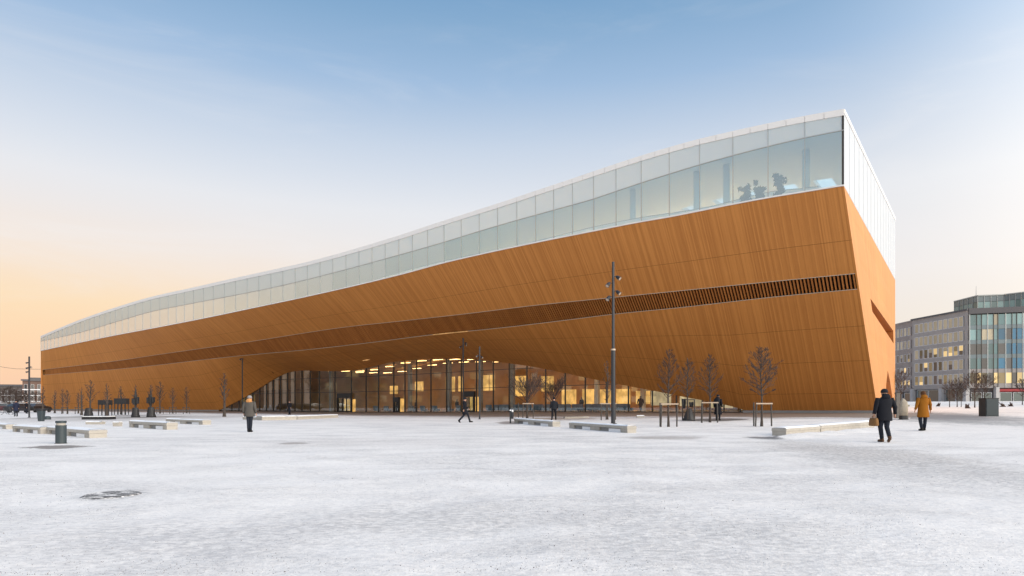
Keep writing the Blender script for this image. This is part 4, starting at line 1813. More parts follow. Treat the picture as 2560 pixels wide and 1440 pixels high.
p = at(2481, 1041)
sc = F / p.y
o = empty('utility_cabinet', p, R(-8))
tag(o, 'tall dark blue green box standing alone on the snow at far right', 'cabinet')
b = MB()
b.box((0, .4, 22.5 / sc), (29 / sc, .8, 45 / sc))
b.build('body', M['charcoal'], o)
b = MB()
b.box((0, .4, 45.5 / sc), (30.5 / sc, .86, 1.2 / sc))
b.build('lid', M['black'], o)
b = MB()
b.box((0, -.012, 23 / sc), (26 / sc, .02, 40 / sc))
b.build('door', M['charcoal'], o)

p = at(2259, 1049)
sc = F / p.y
o = empty('litter_bin', p, R(-12))
tag(o, 'beige covered litter bin on dark base between the two people on the right', 'litter bin')
M['beige'] = plain('beige_canvas', (0.36, 0.31, 0.24), 0.8, var=.25, scale=6)
M['greybrown'] = plain('grey_brown_board', (0.14, 0.125, 0.11), 0.8, var=.3, scale=6)
b = MB()
b.loft([(0, 0, 10 / sc, 8.5 / sc, 8 / sc), (0, 0, 30 / sc, 9 / sc, 8 / sc), (0, 0, 43 / sc, 8 / sc, 7 / sc), (-1 / sc, 0, 50 / sc, 4 / sc, 4 / sc), (-1 / sc, 0, 53 / sc, 1 / sc, 1 / sc)], 18, power=3.2)
b.build('cover', M['beige'], o, smooth=True)
b = MB()
b.loft([(0, 0, -.02, 9.5 / sc, 9 / sc), (0, 0, 9.9 / sc, 8.6 / sc, 8 / sc)], 18, power=4)
b.build('base', M['black'], o)
b = MB()
b.box((8.5 / sc, 0, 35 / sc), (7 / sc, 9 / sc, 5 / sc))
b.build('tray', M['beige'], o)
p = at(2244, 1046)
b = MB()
b.box((0, 0, .80), (.24, .16, 1.62))
b.box((0, 0, 1.63), (.28, .2, .06))
o = b.build('sign_post', M['greybrown'], None)
o.location = p
tag(o, 'square grey brown post just left of the beige covered bin', 'post')

# manhole
p = at(280, 1238)
o = empty('manhole_cover', p + Vector((0, 0, lumps(p.x, p.y) + .006)))
tag(o, 'round iron manhole cover half under snow in the left foreground', 'manhole cover')
def iron_mat():
    m, k, b_ = mat('half_snowed_iron')
    P_ = k.new('ShaderNodeTexCoord').outputs['Object']
    n = k.noise(k.mapping(P_, (2.2, 5.5, 1), rot=(0, 0, R(14))), 1.5, 5, 0.65, 0.6)
    f2 = k.noise(P_, 30, 3, 0.7)
    v = k.math('ADD', n, k.math('MULTIPLY', k.math('SUBTRACT', f2, .5), .35))
    k.put(b_.inputs['Base Color'], k.mix(k.smooth(v, .44, .60), (0.10, 0.095, 0.095), (0.84, 0.80, 0.765)))
    b_.inputs['Roughness'].default_value = .8
    return m


M['iron'] = iron_mat()
b = MB()
ring = []
for k in range(49):
    t = 2 * math.pi * k / 48
    w = .010 + .012 * math.sin(3 * t + .6) + .010 * math.sin(7 * t)
    ring.append([(.318 * math.cos(t), .318 * math.sin(t), .004), (.335 * math.cos(t), .335 * math.sin(t), .007), ((.355 + w) * math.cos(t), (.38 + w) * math.sin(t), -.008)])
b.grid(ring)
b.build('frame', M['iron'], o)
b = MB()
b.tube([(0, 0, -.02), (0, 0, .004)], .310, 32)
b.build('lid', M['iron'], o)


# ------------------------------------------------------------------ concrete benches
def bench(pl, pr, hpx, wid, label, open_=True, snow=True, far_end=False, group='low concrete benches on the square'):
    """front bottom edge from pixel pl (left end) to pr (right end)"""
    a, c = at(*pl), at(*pr)
    ax = (c - a)
    L = ax.length
    ax.normalize()
    h = hpx * c.y / F
    ang = math.atan2(ax.y, ax.x)
    o = empty('concrete_bench', a, ang)
    tag(o, label, 'bench', group)
    drop = (c.z - a.z) / L
    sl = lambda X: X * drop
    t = h * .42

    def blk(x0, x1, y0, y1, z0, z1):
        b = MB()
        b.hexa([(x0, y0, sl(x0) + z0), (x1, y0, sl(x1) + z0), (x1, y1, sl(x1) + z0), (x0, y1, sl(x0) + z0),
                (x0, y0, sl(x0) + z1), (x1, y0, sl(x1) + z1), (x1, y1, sl(x1) + z1), (x0, y1, sl(x0) + z1)])
        return b
    b = blk(0, L, 0, wid, h - t, h)
    s = b.build('seat', M['concrete'], o)
    bv = s.modifiers.new('bevel', 'BEVEL')
    bv.width = .012
    segs = ((0, .10), (.40, .56), (.90, 1.0)) if open_ else ((0.002, .998),)
    for (f0, f1) in segs:
        x0, x1 = f0 * L + .01, f1 * L - .01
        if open_ and f0 == .90:
            x0 = L - max(.25, .1 * L)
        blk(x0, x1, .02, wid - .02, -.06, h - t - .002).build('support', M['concrete'], o)
    if open_:
        for f0 in (.105, .565):
            x0 = f0 * L
            blk(x0, x0 + .13 * L, .10, wid - .08, -.06, h - t - .02).build('stone_infill', M['plinth'], o)
        blk(.24 * L, .39 * L, .07, wid - .1, -.06, (h - t) * .85).build('drift', M['snowcap'], o)
        blk(.70 * L, .88 * L, .07, wid - .1, -.06, (h - t) * .85).build('drift', M['snowcap'], o)
    if snow:
        n = max(6, int(L / .25))
        b = MB()
        rg = random.Random(int(pl[0]) + 5)
        rows = []
        for i in range(n + 1):
            X = L * i / n
            e = .015 if 0 < i < n else .035
            hh = .045 + rg.uniform(-.012, .02)
            z = sl(X) + h
            Xe = min(max(X, .02), L - .02)
            rows.append([(Xe, .012 + e * rg.random(), z + .002), (Xe, .06, z + hh * .85), (Xe, wid * .5, z + hh), (Xe, wid - .06, z + hh * .85), (Xe, wid - .012, z + .002)])
        b.grid(rows)
        b.f.append(tuple(range(5)))
        b.f.append(tuple(reversed(range(n * 5, n * 5 + 5))))
        b.build('snow_cover', M['snowcap'], o, smooth=True)
    return o


bench((112, 1084), (222, 1095.5), 19, .62, 'long snow topped concrete bench just behind the dark bollard')
bench((30, 1079), (100, 1085), 16, .55, 'concrete bench left of the bollard, its right end behind the next bench')
bench((-70, 1066), (14, 1073), 11, .5, 'concrete bench cut off by the left edge of the view')
bench((322, 1068), (416, 1074.5), 17, .55, 'snow topped concrete bench with bright end face, middle of the left group')
bench((414, 1057.5), (506, 1062), 11, .55, 'far concrete bench of the left group, nearest the library wall')
bench((1285, 1057.5), (1381, 1067), 13, .50, 'short concrete bench in front of the person in dark jacket')
bench((1422, 1070.5), (1568, 1082.5), 17, .50, 'concrete bench at the foot of the tall spotlight mast')
bench((1966, 1090), (2052, 1082.5), 17, .62, 'solid concrete bench half banked with snow, near end of the long pair', False)
bench((2053, 1082.5), (2188, 1070), 16.5, .62, 'solid concrete bench half banked with snow, far end of the long pair', False)
for (pl, pr, h, w, lab) in (((655, 1051), (742, 1049.5), 9, 1.4, 'low snow covered stone slab right of the person in grey parka'),
                            ((744, 1049), (846, 1044), 7, 1.2, 'low snow covered stone slab farthest right of the left slabs'),
                            ((606, 1049), (650, 1050), 7, 1.0, 'low stone slab behind the person in grey parka'),
                            ((213, 1061), (251, 1061), 6, .5, 'low pale stone half under snow behind the bollard bench'),
                            ((281, 1066), (297, 1066), 10, .35, 'small pale stone cube alone on the snow between left benches'),
                            ((1412, 1046.5), (1472, 1045), 4, .5, 'low brown stone edge in front of the lit glass'),
                            ((1592, 1045), (1612, 1044.5), 5, .4, 'small low stone lump right of the tall spotlight mast')):
    bench(pl, pr, h, w, lab, False, h > 4.5, group='low stones on the square')


# ------------------------------------------------------------------ people
def cloth_mat(name, c, rough=.85, var=.18, sc=9):
    return plain(name, c, rough, 0, var, sc, .35, 60, 'Object', .12)


def person(x, y, H, label, rz, coat, hem, trousers, shoe, hat=None, hat_c=None, hair=None, pose=None, wide=1.0, hood=None, group=None, flare_=1.0):
    p = at(x, y)
    p.z += lumps(p.x, p.y)
    o = empty('person', p, rz)
    k = H / 1.75
    o.scale = (k, k, k)
    tag(o, label, 'person', group)
    J = {'hipL': (-.09, 0, .92), 'kneeL': (-.10, .02, .50), 'ankL': (-.10, -.01, .09), 'toeL': (-.11, .15, .035),
         'hipR': (.09, 0, .92), 'kneeR': (.10, .02, .50), 'ankR': (.10, -.01, .09), 'toeR': (.11, .15, .035),
         'shL': (-.185 * wide, -.01, 1.42), 'elL': (-.245 * wide, -.04, 1.15), 'wrL': (-.26 * wide, .04, .91),
         'shR': (.185 * wide, -.01, 1.42), 'elR': (.245 * wide, -.04, 1.15), 'wrR': (.26 * wide, .04, .91)}
    J.update(pose or {})
    J = {a: Vector(v) for a, v in J.items()}
    # body: one skinned figure
    V, E, Rr = [], [], []

    def add(v, r, par=None):
        V.append(tuple(v))
        Rr.append(r)
        if par is not None:
            E.append((par, len(V) - 1))
        return len(V) - 1
    pel = add((0, 0, .95), .12)
    wai = add((0, 0, 1.10), .115, pel)
    che = add((0, .0, 1.32), .135, wai)
    nb_ = add((0, -.01, 1.475), .058, che)
    hb_ = add((0, .01, 1.565), .078, nb_)
    hm_ = add((0, .012, 1.64), .088, hb_)
    add((0, .0, 1.695), .065, hm_)
    ns_ = add((0, .105, 1.605), .016, hb_)
    add((-.088, .0, 1.61), .018, hb_)
    add((.088, .0, 1.61), .018, hb_)
    for s in 'LR':
        h_ = add(J['hip' + s], .095, pel)
        kn = add(J['knee' + s], .058, h_)
        an = add(J['ank' + s], .040, kn)
        add(J['toe' + s], .035, an)
        sh = add(J['sh' + s], .062, che)
        el = add(J['el' + s], .043, sh)
        wr = add(J['wr' + s], .028, el)
        d = (J['wr' + s] - J['el' + s]).normalized()
        pa = add(J['wr' + s] + d * .055, .030, wr)
        sx_ = -1 if s == 'L' else 1
        add(J['wr' + s] + d * .06 + Vector((-sx_ * .02, .05, 0)), .010, pa)
        for q, ln in ((-.022, .085), (-.007, .095), (.008, .09), (.022, .072)):
            f1 = add(J['wr' + s] + d * .095 + Vector((0, q, 0)), .0095, pa)
            add(J['wr' + s] + d * (.06 + ln) + Vector((-sx_ * .018, q, 0)), .008, f1)
    me = bpy.data.meshes.new('body')
    me.from_pydata(V, E, [])
    me.materials.append(M['skin'])
    bo = link('body', me, o)
    sk = bo.modifiers.new('skin', 'SKIN')
    lay = me.skin_vertices[0].data if me.skin_vertices else None
    if lay is None:
        bm = bmesh.new()
        bm.from_mesh(me)
        bm.verts.layers.skin.verify()
        bm.to_mesh(me)
        bm.free()
        lay = me.skin_vertices[0].data
    for i, r in enumerate(Rr):
        lay[i].radius = (r, r)
    lay[0].use_root = True
    sk.use_smooth_shade = True
    ss = bo.modifiers.new('sub', 'SUBSURF')
    ss.levels = ss.render_levels = 1
    # trousers
    b = MB()
    b.loft([(0, 0, .80, .165, .115), (0, 0, .90, .18, .13), (0, 0, 1.02, .165, .12)], 14)
    for s in 'LR':
        h_, kn, an = J['hip' + s], J['knee' + s], J['ank' + s]
        b.tube([h_ + Vector((0, 0, .04)), h_.lerp(kn, .5), kn, kn.lerp(an, .5), an.lerp(kn, .04)], [.105, .092, .072, .066, .058], 12)
    b.build('trousers', trousers, o, smooth=True)
    for s in 'LR':
        an, to = J['ank' + s], J['toe' + s]
        b = MB()
        d = (to - an)
        heel = an - Vector((d.x, d.y, 0)) * .35 + Vector((0, 0, -.035))
        b.tube([an + Vector((0, 0, .06)), an, an + Vector((0, 0, -.02))], [.056, .058, .05], 10)
        b.tube([heel, an.lerp(to, .25) + Vector((0, 0, -.02)), to, to + d * .18], [.042, .05, .045, .022], 10)
        b.build('shoe', shoe, o, smooth=True)
    # coat
    b = MB()
    w = wide
    fl_ = flare_
    rings = [(0, 0, hem, .21 * w * fl_, .155 * fl_), (0, 0, hem + .04, .215 * w * fl_, .16 * fl_), (0, 0, .95, .20 * w, .15), (0, 0, 1.10, .185 * w, .138),
             (0, -.005, 1.28, .215 * w, .15), (0, -.01, 1.38, .215 * w, .142), (0, -.01, 1.44, .175 * w, .118), (0, -.01, 1.485, .095, .092), (0, -.01, 1.53, .078, .082)]
    rings = [r for r in rings if r[2] >= hem]
    b.loft(rings, 20)
    for s in 'LR':
        sh, el, wr = J['sh' + s], J['el' + s], J['wr' + s]
        b.tube([sh + Vector((0, 0, .03)), sh.lerp(el, .35), el, el.lerp(wr, .55), wr], [.072, .075, .064, .058, .050], 12)
    rg = random.Random(int(x))
    b.v = [(X * (1 + .02 * math.sin(Z * 31 + X * 9) + rg.uniform(-.012, .012)), Y * (1 + .03 * math.sin(Z * 23 + X * 17) + rg.uniform(-.012, .012)), Z) for X, Y, Z in b.v]
    b.build('coat', coat, o, smooth=True)
    if hood:
        b = MB()
        b.loft([(0, -.075, 1.40, .09, .03), (0, -.095, 1.46, .145, .075), (0, -.085, 1.53, .135, .085), (0, -.05, 1.58, .105, .08), (0, -.05, 1.60, .08, .06)], 16)
        b.build('hood', hood, o, smooth=True)
    if hat:
        b = MB()
        b.loft([(0, .005, 1.625, .104, .112), (0, .005, 1.67, .108, .116), (0, .0, 1.72, .092, .10), (0, -.005, 1.755, .055, .06), (0, -.005, 1.765, .01, .01)], 16)
        b.build('hat', hat, o, smooth=True)
    if hair:
        b = MB()
        b.loft([(0, -.035, 1.53, .075, .05), (0, -.03, 1.58, .098, .085), (0, -.012, 1.65, .104, .108), (0, -.005, 1.71, .088, .095), (0, -.005, 1.745, .05, .055), (0, -.005, 1.755, .01, .01)], 16)
        b.build('hair', hair, o, smooth=True)
    return o


C = {}
C['black'] = cloth_mat('black_wool', (0.014, 0.015, 0.020))
C['navy'] = cloth_mat('dark_navy_trousers', (0.020, 0.024, 0.034))
C['parka'] = cloth_mat('grey_brown_parka', (0.090, 0.082, 0.074))
C['fur'] = cloth_mat('tan_fur', (0.50, 0.24, 0.09), var=.4, sc=30)
C['ochre'] = cloth_mat('ochre_wool', (0.26, 0.098, 0.011))
C['hair'] = cloth_mat('brown_hair', (0.10, 0.045, 0.022))
C['knit'] = cloth_mat('dark_knit', (0.020, 0.022, 0.028))
C['greyknit'] = cloth_mat('light_grey_knit', (0.26, 0.24, 0.24))
C['boot'] = cloth_mat('black_leather', (0.014, 0.013, 0.013), .5)
C['brownboot'] = cloth_mat('brown_leather', (0.10, 0.055, 0.032), .5)
C['tan'] = cloth_mat('tan_leather', (0.22, 0.115, 0.045), .6)
C['grey'] = cloth_mat('grey_cloth', (0.17, 0.18, 0.20))

person(624, 1080, 1.69, 'person in grey brown parka with tan fur hood standing alone, seen from behind', R(3), C['parka'], .74, C['navy'], C['boot'],
       hat=C['greyknit'], hood=C['fur'], pose={'hipL': (-.07, 0, .92), 'kneeL': (-.06, .0, .50), 'ankL': (-.05, -.01, .09), 'toeL': (-.06, .15, .035),
                                               'hipR': (.07, 0, .92), 'kneeR': (.06, .02, .50), 'ankR': (.045, .0, .09), 'toeR': (.055, .16, .035)}, wide=1.12, flare_=1.05)
man = person(2211, 1106, 1.77, 'person in black hooded coat walking away with a tan bag, nearest to the camera', R(2), C['black'], .70, C['navy'], C['brownboot'],
             hat=C['knit'], hood=C['black'], wide=1.22, flare_=.98,
             pose={'kneeL': (-.07, .10, .50), 'ankL': (-.04, .06, .08), 'toeL': (-.05, .22, .035), 'kneeR': (.08, .0, .50), 'ankR': (.03, -.22, .15), 'toeR': (.035, -.14, .035),
                   'elL': (-.30, -.02, 1.15), 'wrL': (-.33, .02, .93), 'elR': (.32, -.05, 1.15), 'wrR': (.36, .0, .93)})
person(2308, 1077, 1.73, 'person in ochre orange coat and dark tights walking away on the right', R(-4), C['ochre'], .60, C['navy'], C['boot'], hair=C['hair'],
       hood=C['ochre'], wide=1.08, flare_=1.08,
       pose={'kneeL': (-.11, .03, .50), 'ankL': (-.09, -.05, .09), 'toeL': (-.10, .11, .035), 'kneeR': (.12, .06, .5), 'ankR': (.09, .08, .09), 'toeR': (.10, .24, .035),
             'elL': (-.28, -.03, 1.16), 'wrL': (-.33, .0, .94), 'elR': (.28, -.03, 1.16), 'wrR': (.32, .02, .93)})
person(1162, 1056.5, 1.74, 'person in long dark coat and cap striding to the right past the doors', R(-82), C['black'], .56, C['navy'], C['boot'], hat=C['knit'],
       wide=.95, pose={'kneeL': (-.08, .24, .52), 'ankL': (-.07, .36, .10), 'toeL': (-.07, .54, .07), 'kneeR': (.08, -.08, .50), 'ankR': (.07, -.42, .14), 'toeR': (.07, -.33, .03),
                       'elL': (-.24, .06, 1.15), 'wrL': (-.22, .26, .98), 'elR': (.24, -.12, 1.15), 'wrR': (.24, -.10, .92)})
person(1385, 1050, 1.74, 'person in dark jacket and knit cap standing behind the short bench', R(8), C['knit'], .84, C['black'], C['boot'], hat=C['black'], wide=1.1,
       pose={'kneeL': (-.13, .02, .5), 'ankL': (-.17, -.02, .09), 'toeL': (-.2, .12, .035), 'kneeR': (.13, .02, .5), 'ankR': (.15, .02, .09), 'toeR': (.18, .16, .035)})
person(724, 1037, 1.70, 'person in dark clothes standing close to the glass left of the entrance', R(150), C['black'], .82, C['navy'], C['boot'], hat=C['knit'], wide=1.0)
bp = person(1795, 1051, 1.72, 'person in long dark coat with backpack behind the staked tree', R(-35), C['black'], .40, C['navy'], C['boot'], hat=C['knit'], hood=C['black'], flare_=1.25)
person(40, 1041, 1.70, 'person in dark blue coat standing on the snow at far left', R(60), cloth_mat('dark_blue_coat', (0.022, 0.026, 0.050)), .60, C['navy'], C['boot'], hat=C['knit'])
person(66, 1034, 1.68, 'far person in dark clothes left of the leftmost lamp mast', R(-60), C['black'], .75, C['navy'], C['boot'], hat=C['knit'])


def held(root_obj, name, label, cat, loc):
    o = empty(name, root_obj.matrix_basis @ Vector(loc), root_obj.rotation_euler.z)
    tag(o, label, cat)
    return o


o = held(man, 'hand_bag', 'tan leather bag held in the left hand of the person in black coat', 'bag', (-.34, .03, .53))
b = MB()
b.loft([(0, 0, 0, .07, .17), (0, 0, .04, .085, .19), (0, 0, .2, .075, .18), (0, 0, .27, .045, .16)], 16, power=4)
b.build('body', C['tan'], o, smooth=True)
b = MB()
b.tube([(0, -.09, .26), (0, -.07, .33), (0, 0, .36), (0, .07, .33), (0, .09, .26)], .012, 6)
b.build('handle', C['tan'], o)
o = held(bp, 'backpack', 'large black backpack worn by the person behind the staked tree', 'backpack', (0, -.25, 1.0))
b = MB()
b.loft([(0, 0, 0, .16, .10), (0, -.03, .12, .20, .16), (0, -.03, .35, .19, .15), (0, 0, .5, .13, .09)], 16, power=3)
b.build('body', C['black'], o, smooth=True)
b = MB()
b.loft([(0, -.17, .06, .12, .05), (0, -.18, .2, .12, .05)], 12, power=3)
b.build('pocket', C['black'], o)


# ================================================================== the buildings on the right
def Ps(x, scl):
    return Vector(((x - CX) / scl, F / scl))


M['stone'] = plain('grey_stone_cladding', (0.33, 0.30, 0.285), .8, var=.15, scale=.35, bump=.15, bscale=3)
M['stone2'] = plain('light_stone_columns', (0.42, 0.41, 0.41), .8, var=.12, scale=.6)
M['slateroof'] = plain('dark_eaves', (0.10, 0.095, 0.10), .7)
M['winframe'] = plain('white_window_frame', (0.66, 0.66, 0.67), .5)


def pane_mat(name, base, rough=.06, spec=1.0, var=.5, lit=None, k_lit=0.0):
    m, k, b = mat(name)
    oi = k.new('ShaderNodeObjectInfo')
    f = k.math('ADD', k.math('MULTIPLY', k.math('SUBTRACT', oi.outputs['Random'], .5), var * 2), 1.0)
    vm = k.new('ShaderNodeVectorMath', operation='SCALE')
    k.put(vm.inputs[0], base)
    k.put(vm.inputs['Scale'], f)
    k.put(b.inputs['Base Color'], vm.outputs[0])
    b.inputs['Roughness'].default_value = rough
    b.inputs['Specular IOR Level'].default_value = spec
    if lit:
        k.put(b.inputs['Emission Color'], lit)
        k.put(b.inputs['Emission Strength'], k.math('MULTIPLY', k.smooth(oi.outputs['Random'], .15, .9), k_lit))
    return m


M['pane_gold'] = pane_mat('gold_window', (0.42, 0.36, 0.25), .10, .8, .25)  # gold base colour paints the reflected sunset into panes; blinds share it
M['pane_dark'] = pane_mat('dark_window', (0.055, 0.055, 0.06), .06, 1.0, .6)
M['pane_lit'] = pane_mat('lit_office_window', (0.20, 0.16, 0.09), .10, .6, .5, (1.0, .68, .28), .8)
M['pane_teal'] = pane_mat('teal_glass_panel', (0.06, 0.15, 0.16), .06, 1.0, .35)
M['pane_blue'] = pane_mat('blue_glass_panel', (0.004, 0.12, 0.22), .08, .9, .45)
M['pane_pale'] = pane_mat('pale_glass_panel', (0.20, 0.34, 0.34), .08, .8, .15)
M['spandrel'] = pane_mat('grey_green_spandrel', (0.13, 0.18, 0.20), .15, .7, .1)
M['shopglass'] = pane_mat('shop_window', (0.045, 0.075, 0.075), .06, 1.0, .5)
M['red_sign'] = plain('red_shop_band', (0.35, 0.03, 0.035), .5)

K0, K1 = Ps(2283, 9.45), Ps(2421, 10.6)
G1 = Ps(2660, 11.0)
J0, J1 = Ps(2215, 8.75), Ps(2281, 9.42)
Z0 = EYE + .60
ROWZ = [EYE + v for v in (19.7, 16.25, 12.85, 9.45, 6.05)]
PIT = 3.42


def wall_quad(mb, a, b, z0, z1, out_=0.0, thick=0.35):
    d = (b - a).normalized()
    n = Vector((d.y, -d.x))
    if n.dot(-a) < 0:
        n = -n
    p = [a + n * out_, b + n * out_, b - n * thick, a - n * thick]
    mb.hexa([(q.x, q.y, z0) for q in p] + [(q.x, q.y, z1) for q in p])
    return n


def facade_window(root, a, b, z0, z1, pane_m, frame_w=.09, depth=.10, name='window', out_=0.06, blind=0):
    d = (b - a).normalized()
    n = Vector((d.y, -d.x))
    if n.dot(-a) < 0:
        n = -n
    ang = math.atan2(d.y, d.x)
    f = MB()
    c = (a + b) / 2 + n * out_
    w = (b - a).length
    f.box((c.x, c.y, z0 + frame_w / 2), (w, depth, frame_w), ang)
    f.box((c.x, c.y, z1 - frame_w / 2), (w, depth, frame_w), ang)
    for s in (-1, 1):
        q = c + d * s * (w / 2 - frame_w / 2)
        f.box((q.x, q.y, (z0 + z1) / 2), (frame_w, depth * .98, z1 - z0 - 2 * frame_w), ang)
    fo = f.build(name, M['winframe'], root, world=True)
    pz = MB()
    wq = w / 2 - frame_w * .9
    l, r = c - d * wq, c + d * wq
    pz.face([(l.x, l.y, z0 + frame_w * .9), (r.x, r.y, z0 + frame_w * .9), (r.x, r.y, z1 - frame_w * .9), (l.x, l.y, z1 - frame_w * .9)])
    pz.build('pane', pane_m, fo, world=True)
    if blind:
        zb = z1 - frame_w - (z1 - z0 - 2 * frame_w) * blind
        bz = MB()
        o2 = n * .012
        bz.face([(l.x + o2.x, l.y + o2.y, zb), (r.x + o2.x, r.y + o2.y, zb), (r.x + o2.x, r.y + o2.y, z1 - frame_w * .9), (l.x + o2.x, l.y + o2.y, z1 - frame_w * .9)])
        bz.build('blind', M['pane_lit'] if blind > .5 else M['pane_gold'], fo, world=True)
    return fo


offb = empty('office_building', (K1.x, K1.y, Z0))
tag(offb, 'grey stone office block with blue glazed corner and set back glass top storey', 'building')
rgb_ = random.Random(21)
dK = (K1 - K0).normalized()
ctr = Vector((150, 175))
core = MB()
core.prism([tuple(K0 + Vector((.4, .2))), tuple(K1 + Vector((.3, .5))), tuple(G1 + Vector((0, .6))), (150, 185), (115, 190)], Z0 - .8, EYE + 21.6)
core.build('core', M['slateroof'], offb, world=True)
NW = 10
Lk = (K1 - K0).length
edges = [K0.lerp(K1, t) for t in np.linspace(.03, .93, NW + 1)]
zs = [EYE + 22.1] + [z + 1.25 for z in ROWZ] + []
# spandrel bands
for i in range(6):
    zt = EYE + 22.1 if i == 0 else ROWZ[i - 1] - 1.22
    zb = ROWZ[i] + 1.22 if i < 5 else EYE + 3.75
    m_ = MB()
    wall_quad(m_, K0, K1, zb, zt, .12)
    m_.build('stone_band', M['stone'], offb, world=True)
for j, e in enumerate([K0.lerp(K1, .012)] + edges[1:-1] + [K0.lerp(K1, .965)]):
    w = .26 if j not in (0, NW) else .9
    m_ = MB()
    wall_quad(m_, e - dK * w / 2, e + dK * w / 2, EYE + 3.75, EYE + 22.0, .105)
    m_.build('stone_pier', M['stone'], offb, world=True)
for r, z in enumerate(ROWZ):
    for j in range(NW):
        a, b = edges[j] + dK * .13, edges[j + 1] - dK * .13
        pm = M['pane_gold'] if r < 2 else (M['pane_gold'] if rgb_.random() < .35 else (M['pane_lit'] if rgb_.random() < .5 else M['pane_dark']))
        facade_window(offb, a, b, z - 1.2, z + 1.2, pm, blind=0 if r < 2 or pm is M['pane_gold'] else rgb_.choice((0, .42, .55, .66)))
m_ = MB()
wall_quad(m_, K0 - dK * .3, K1 + dK * .2, EYE + 22.1, EYE + 22.45, .55, 1.2)
m_.build('eaves', M['slateroof'], offb, world=True)
for t in (.0, .55, .97):
    m_ = MB()
    q = K0.lerp(K1, t)
    m_.box((q.x - .1, q.y, (Z0 + EYE + 3.7) / 2), (.9, 1.0, EYE + 3.7 - Z0 + .4))
    m_.build('column', M['stone2'], offb, world=True)
for t0, t1 in ((.06, .28), (.29, .50), (.60, .77), (.78, .93)):
    facade_window(offb, K0.lerp(K1, t0), K0.lerp(K1, t1), Z0, EYE + 3.6, M['shopglass'], .08, name='shop_window', out_=-.25)
# glazed corner wing
gx = [2423, 2441, 2453, 2468, 2483, 2494, 2513, 2529, 2541, 2556, 2574, 2592, 2612, 2634, 2656]


def on_line(a, b, x):
    k_ = (x - CX) / F
    d = b - a
    t = (k_ * a.y - a.x) / (d.x - k_ * d.y)
    return a + d * t


gp = [on_line(K1, G1, v) for v in gx]
for r, z in enumerate(ROWZ):
    for j in range(len(gp) - 1):
        d = (gp[j + 1] - gp[j]).normalized()
        a, b = gp[j] + d * .05, gp[j + 1] - d * .05
        if r == 4:
            pm = M['pane_lit'] if j % 4 != 3 else M['pane_dark']
        elif 1 <= r <= 3 and gx[j] >= 2494:
            pm = M['pane_blue'] if rgb_.random() < .75 else M['pane_dark']
        elif r == 0:
            pm = M['pane_pale'] if rgb_.random() < .7 else rgb_.choice((M['pane_gold'], M['pane_teal']))
        elif r == 1:
            pm = M['pane_gold'] if rgb_.random() < .2 else rgb_.choice((M['pane_teal'], M['pane_teal'], M['pane_pale']))
        else:
            pm = M['pane_teal'] if rgb_.random() < .6 else M['pane_dark']
        n = Vector((d.y, -d.x))
        m_ = MB()
        a2, b2 = a + n * .05, b + n * .05
        m_.face([(a2.x, a2.y, z - 1.2), (b2.x, b2.y, z - 1.2), (b2.x, b2.y, z + 1.25), (a2.x, a2.y, z + 1.25)])
        m_.build('glass_panel', pm, offb, world=True)
    m_ = MB()
    wall_quad(m_, gp[0], gp[-1], z - PIT + 1.27 if r < 4 else EYE + 3.75, z - 1.22, .10)
    m_.build('spandrel_band', M['spandrel'] if r < 3 else M['stone'], offb, world=True)
for j, q in enumerate(gp):
    m_ = MB()
    m_.box((q.x, q.y - .12, (EYE + 3.75 + EYE + 21.2) / 2), (.11, .14, 17.4))
    m_.build('glass_mullion', M['dark_mullion'] if j % 3 else M['mullion'], offb, world=True)
m_ = MB()
wall_quad(m_, K1, G1, EYE + 21.2, EYE + 22.5, .35, 1.2)
m_.build('eaves', M['slateroof'], offb, world=True)
for xa, xb in ((2428, 2455), (2458, 2480), (2500, 2530), (2533, 2562), (2566, 2600), (2604, 2640)):
    facade_window(offb, on_line(K1, G1, xa), on_line(K1, G1, xb), Z0, EYE + 2.7, M['shopglass'], .08, name='shop_window', out_=-.1)
m_ = MB()
wall_quad(m_, on_line(K1, G1, 2496), on_line(K1, G1, 2600), EYE + 2.9, EYE + 3.5, .12)
m_.build('shop_fascia', M['red_sign'], offb, world=True)
for xx in (2490, 2600):
    q = on_line(K1, G1, xx)
    m_ = MB()
    m_.box((q.x, q.y - .15, (Z0 + EYE + 3.7) / 2), (.8, .8, EYE + 3.7 - Z0 + .4))
    m_.build('column', M['stone2'], offb, world=True)
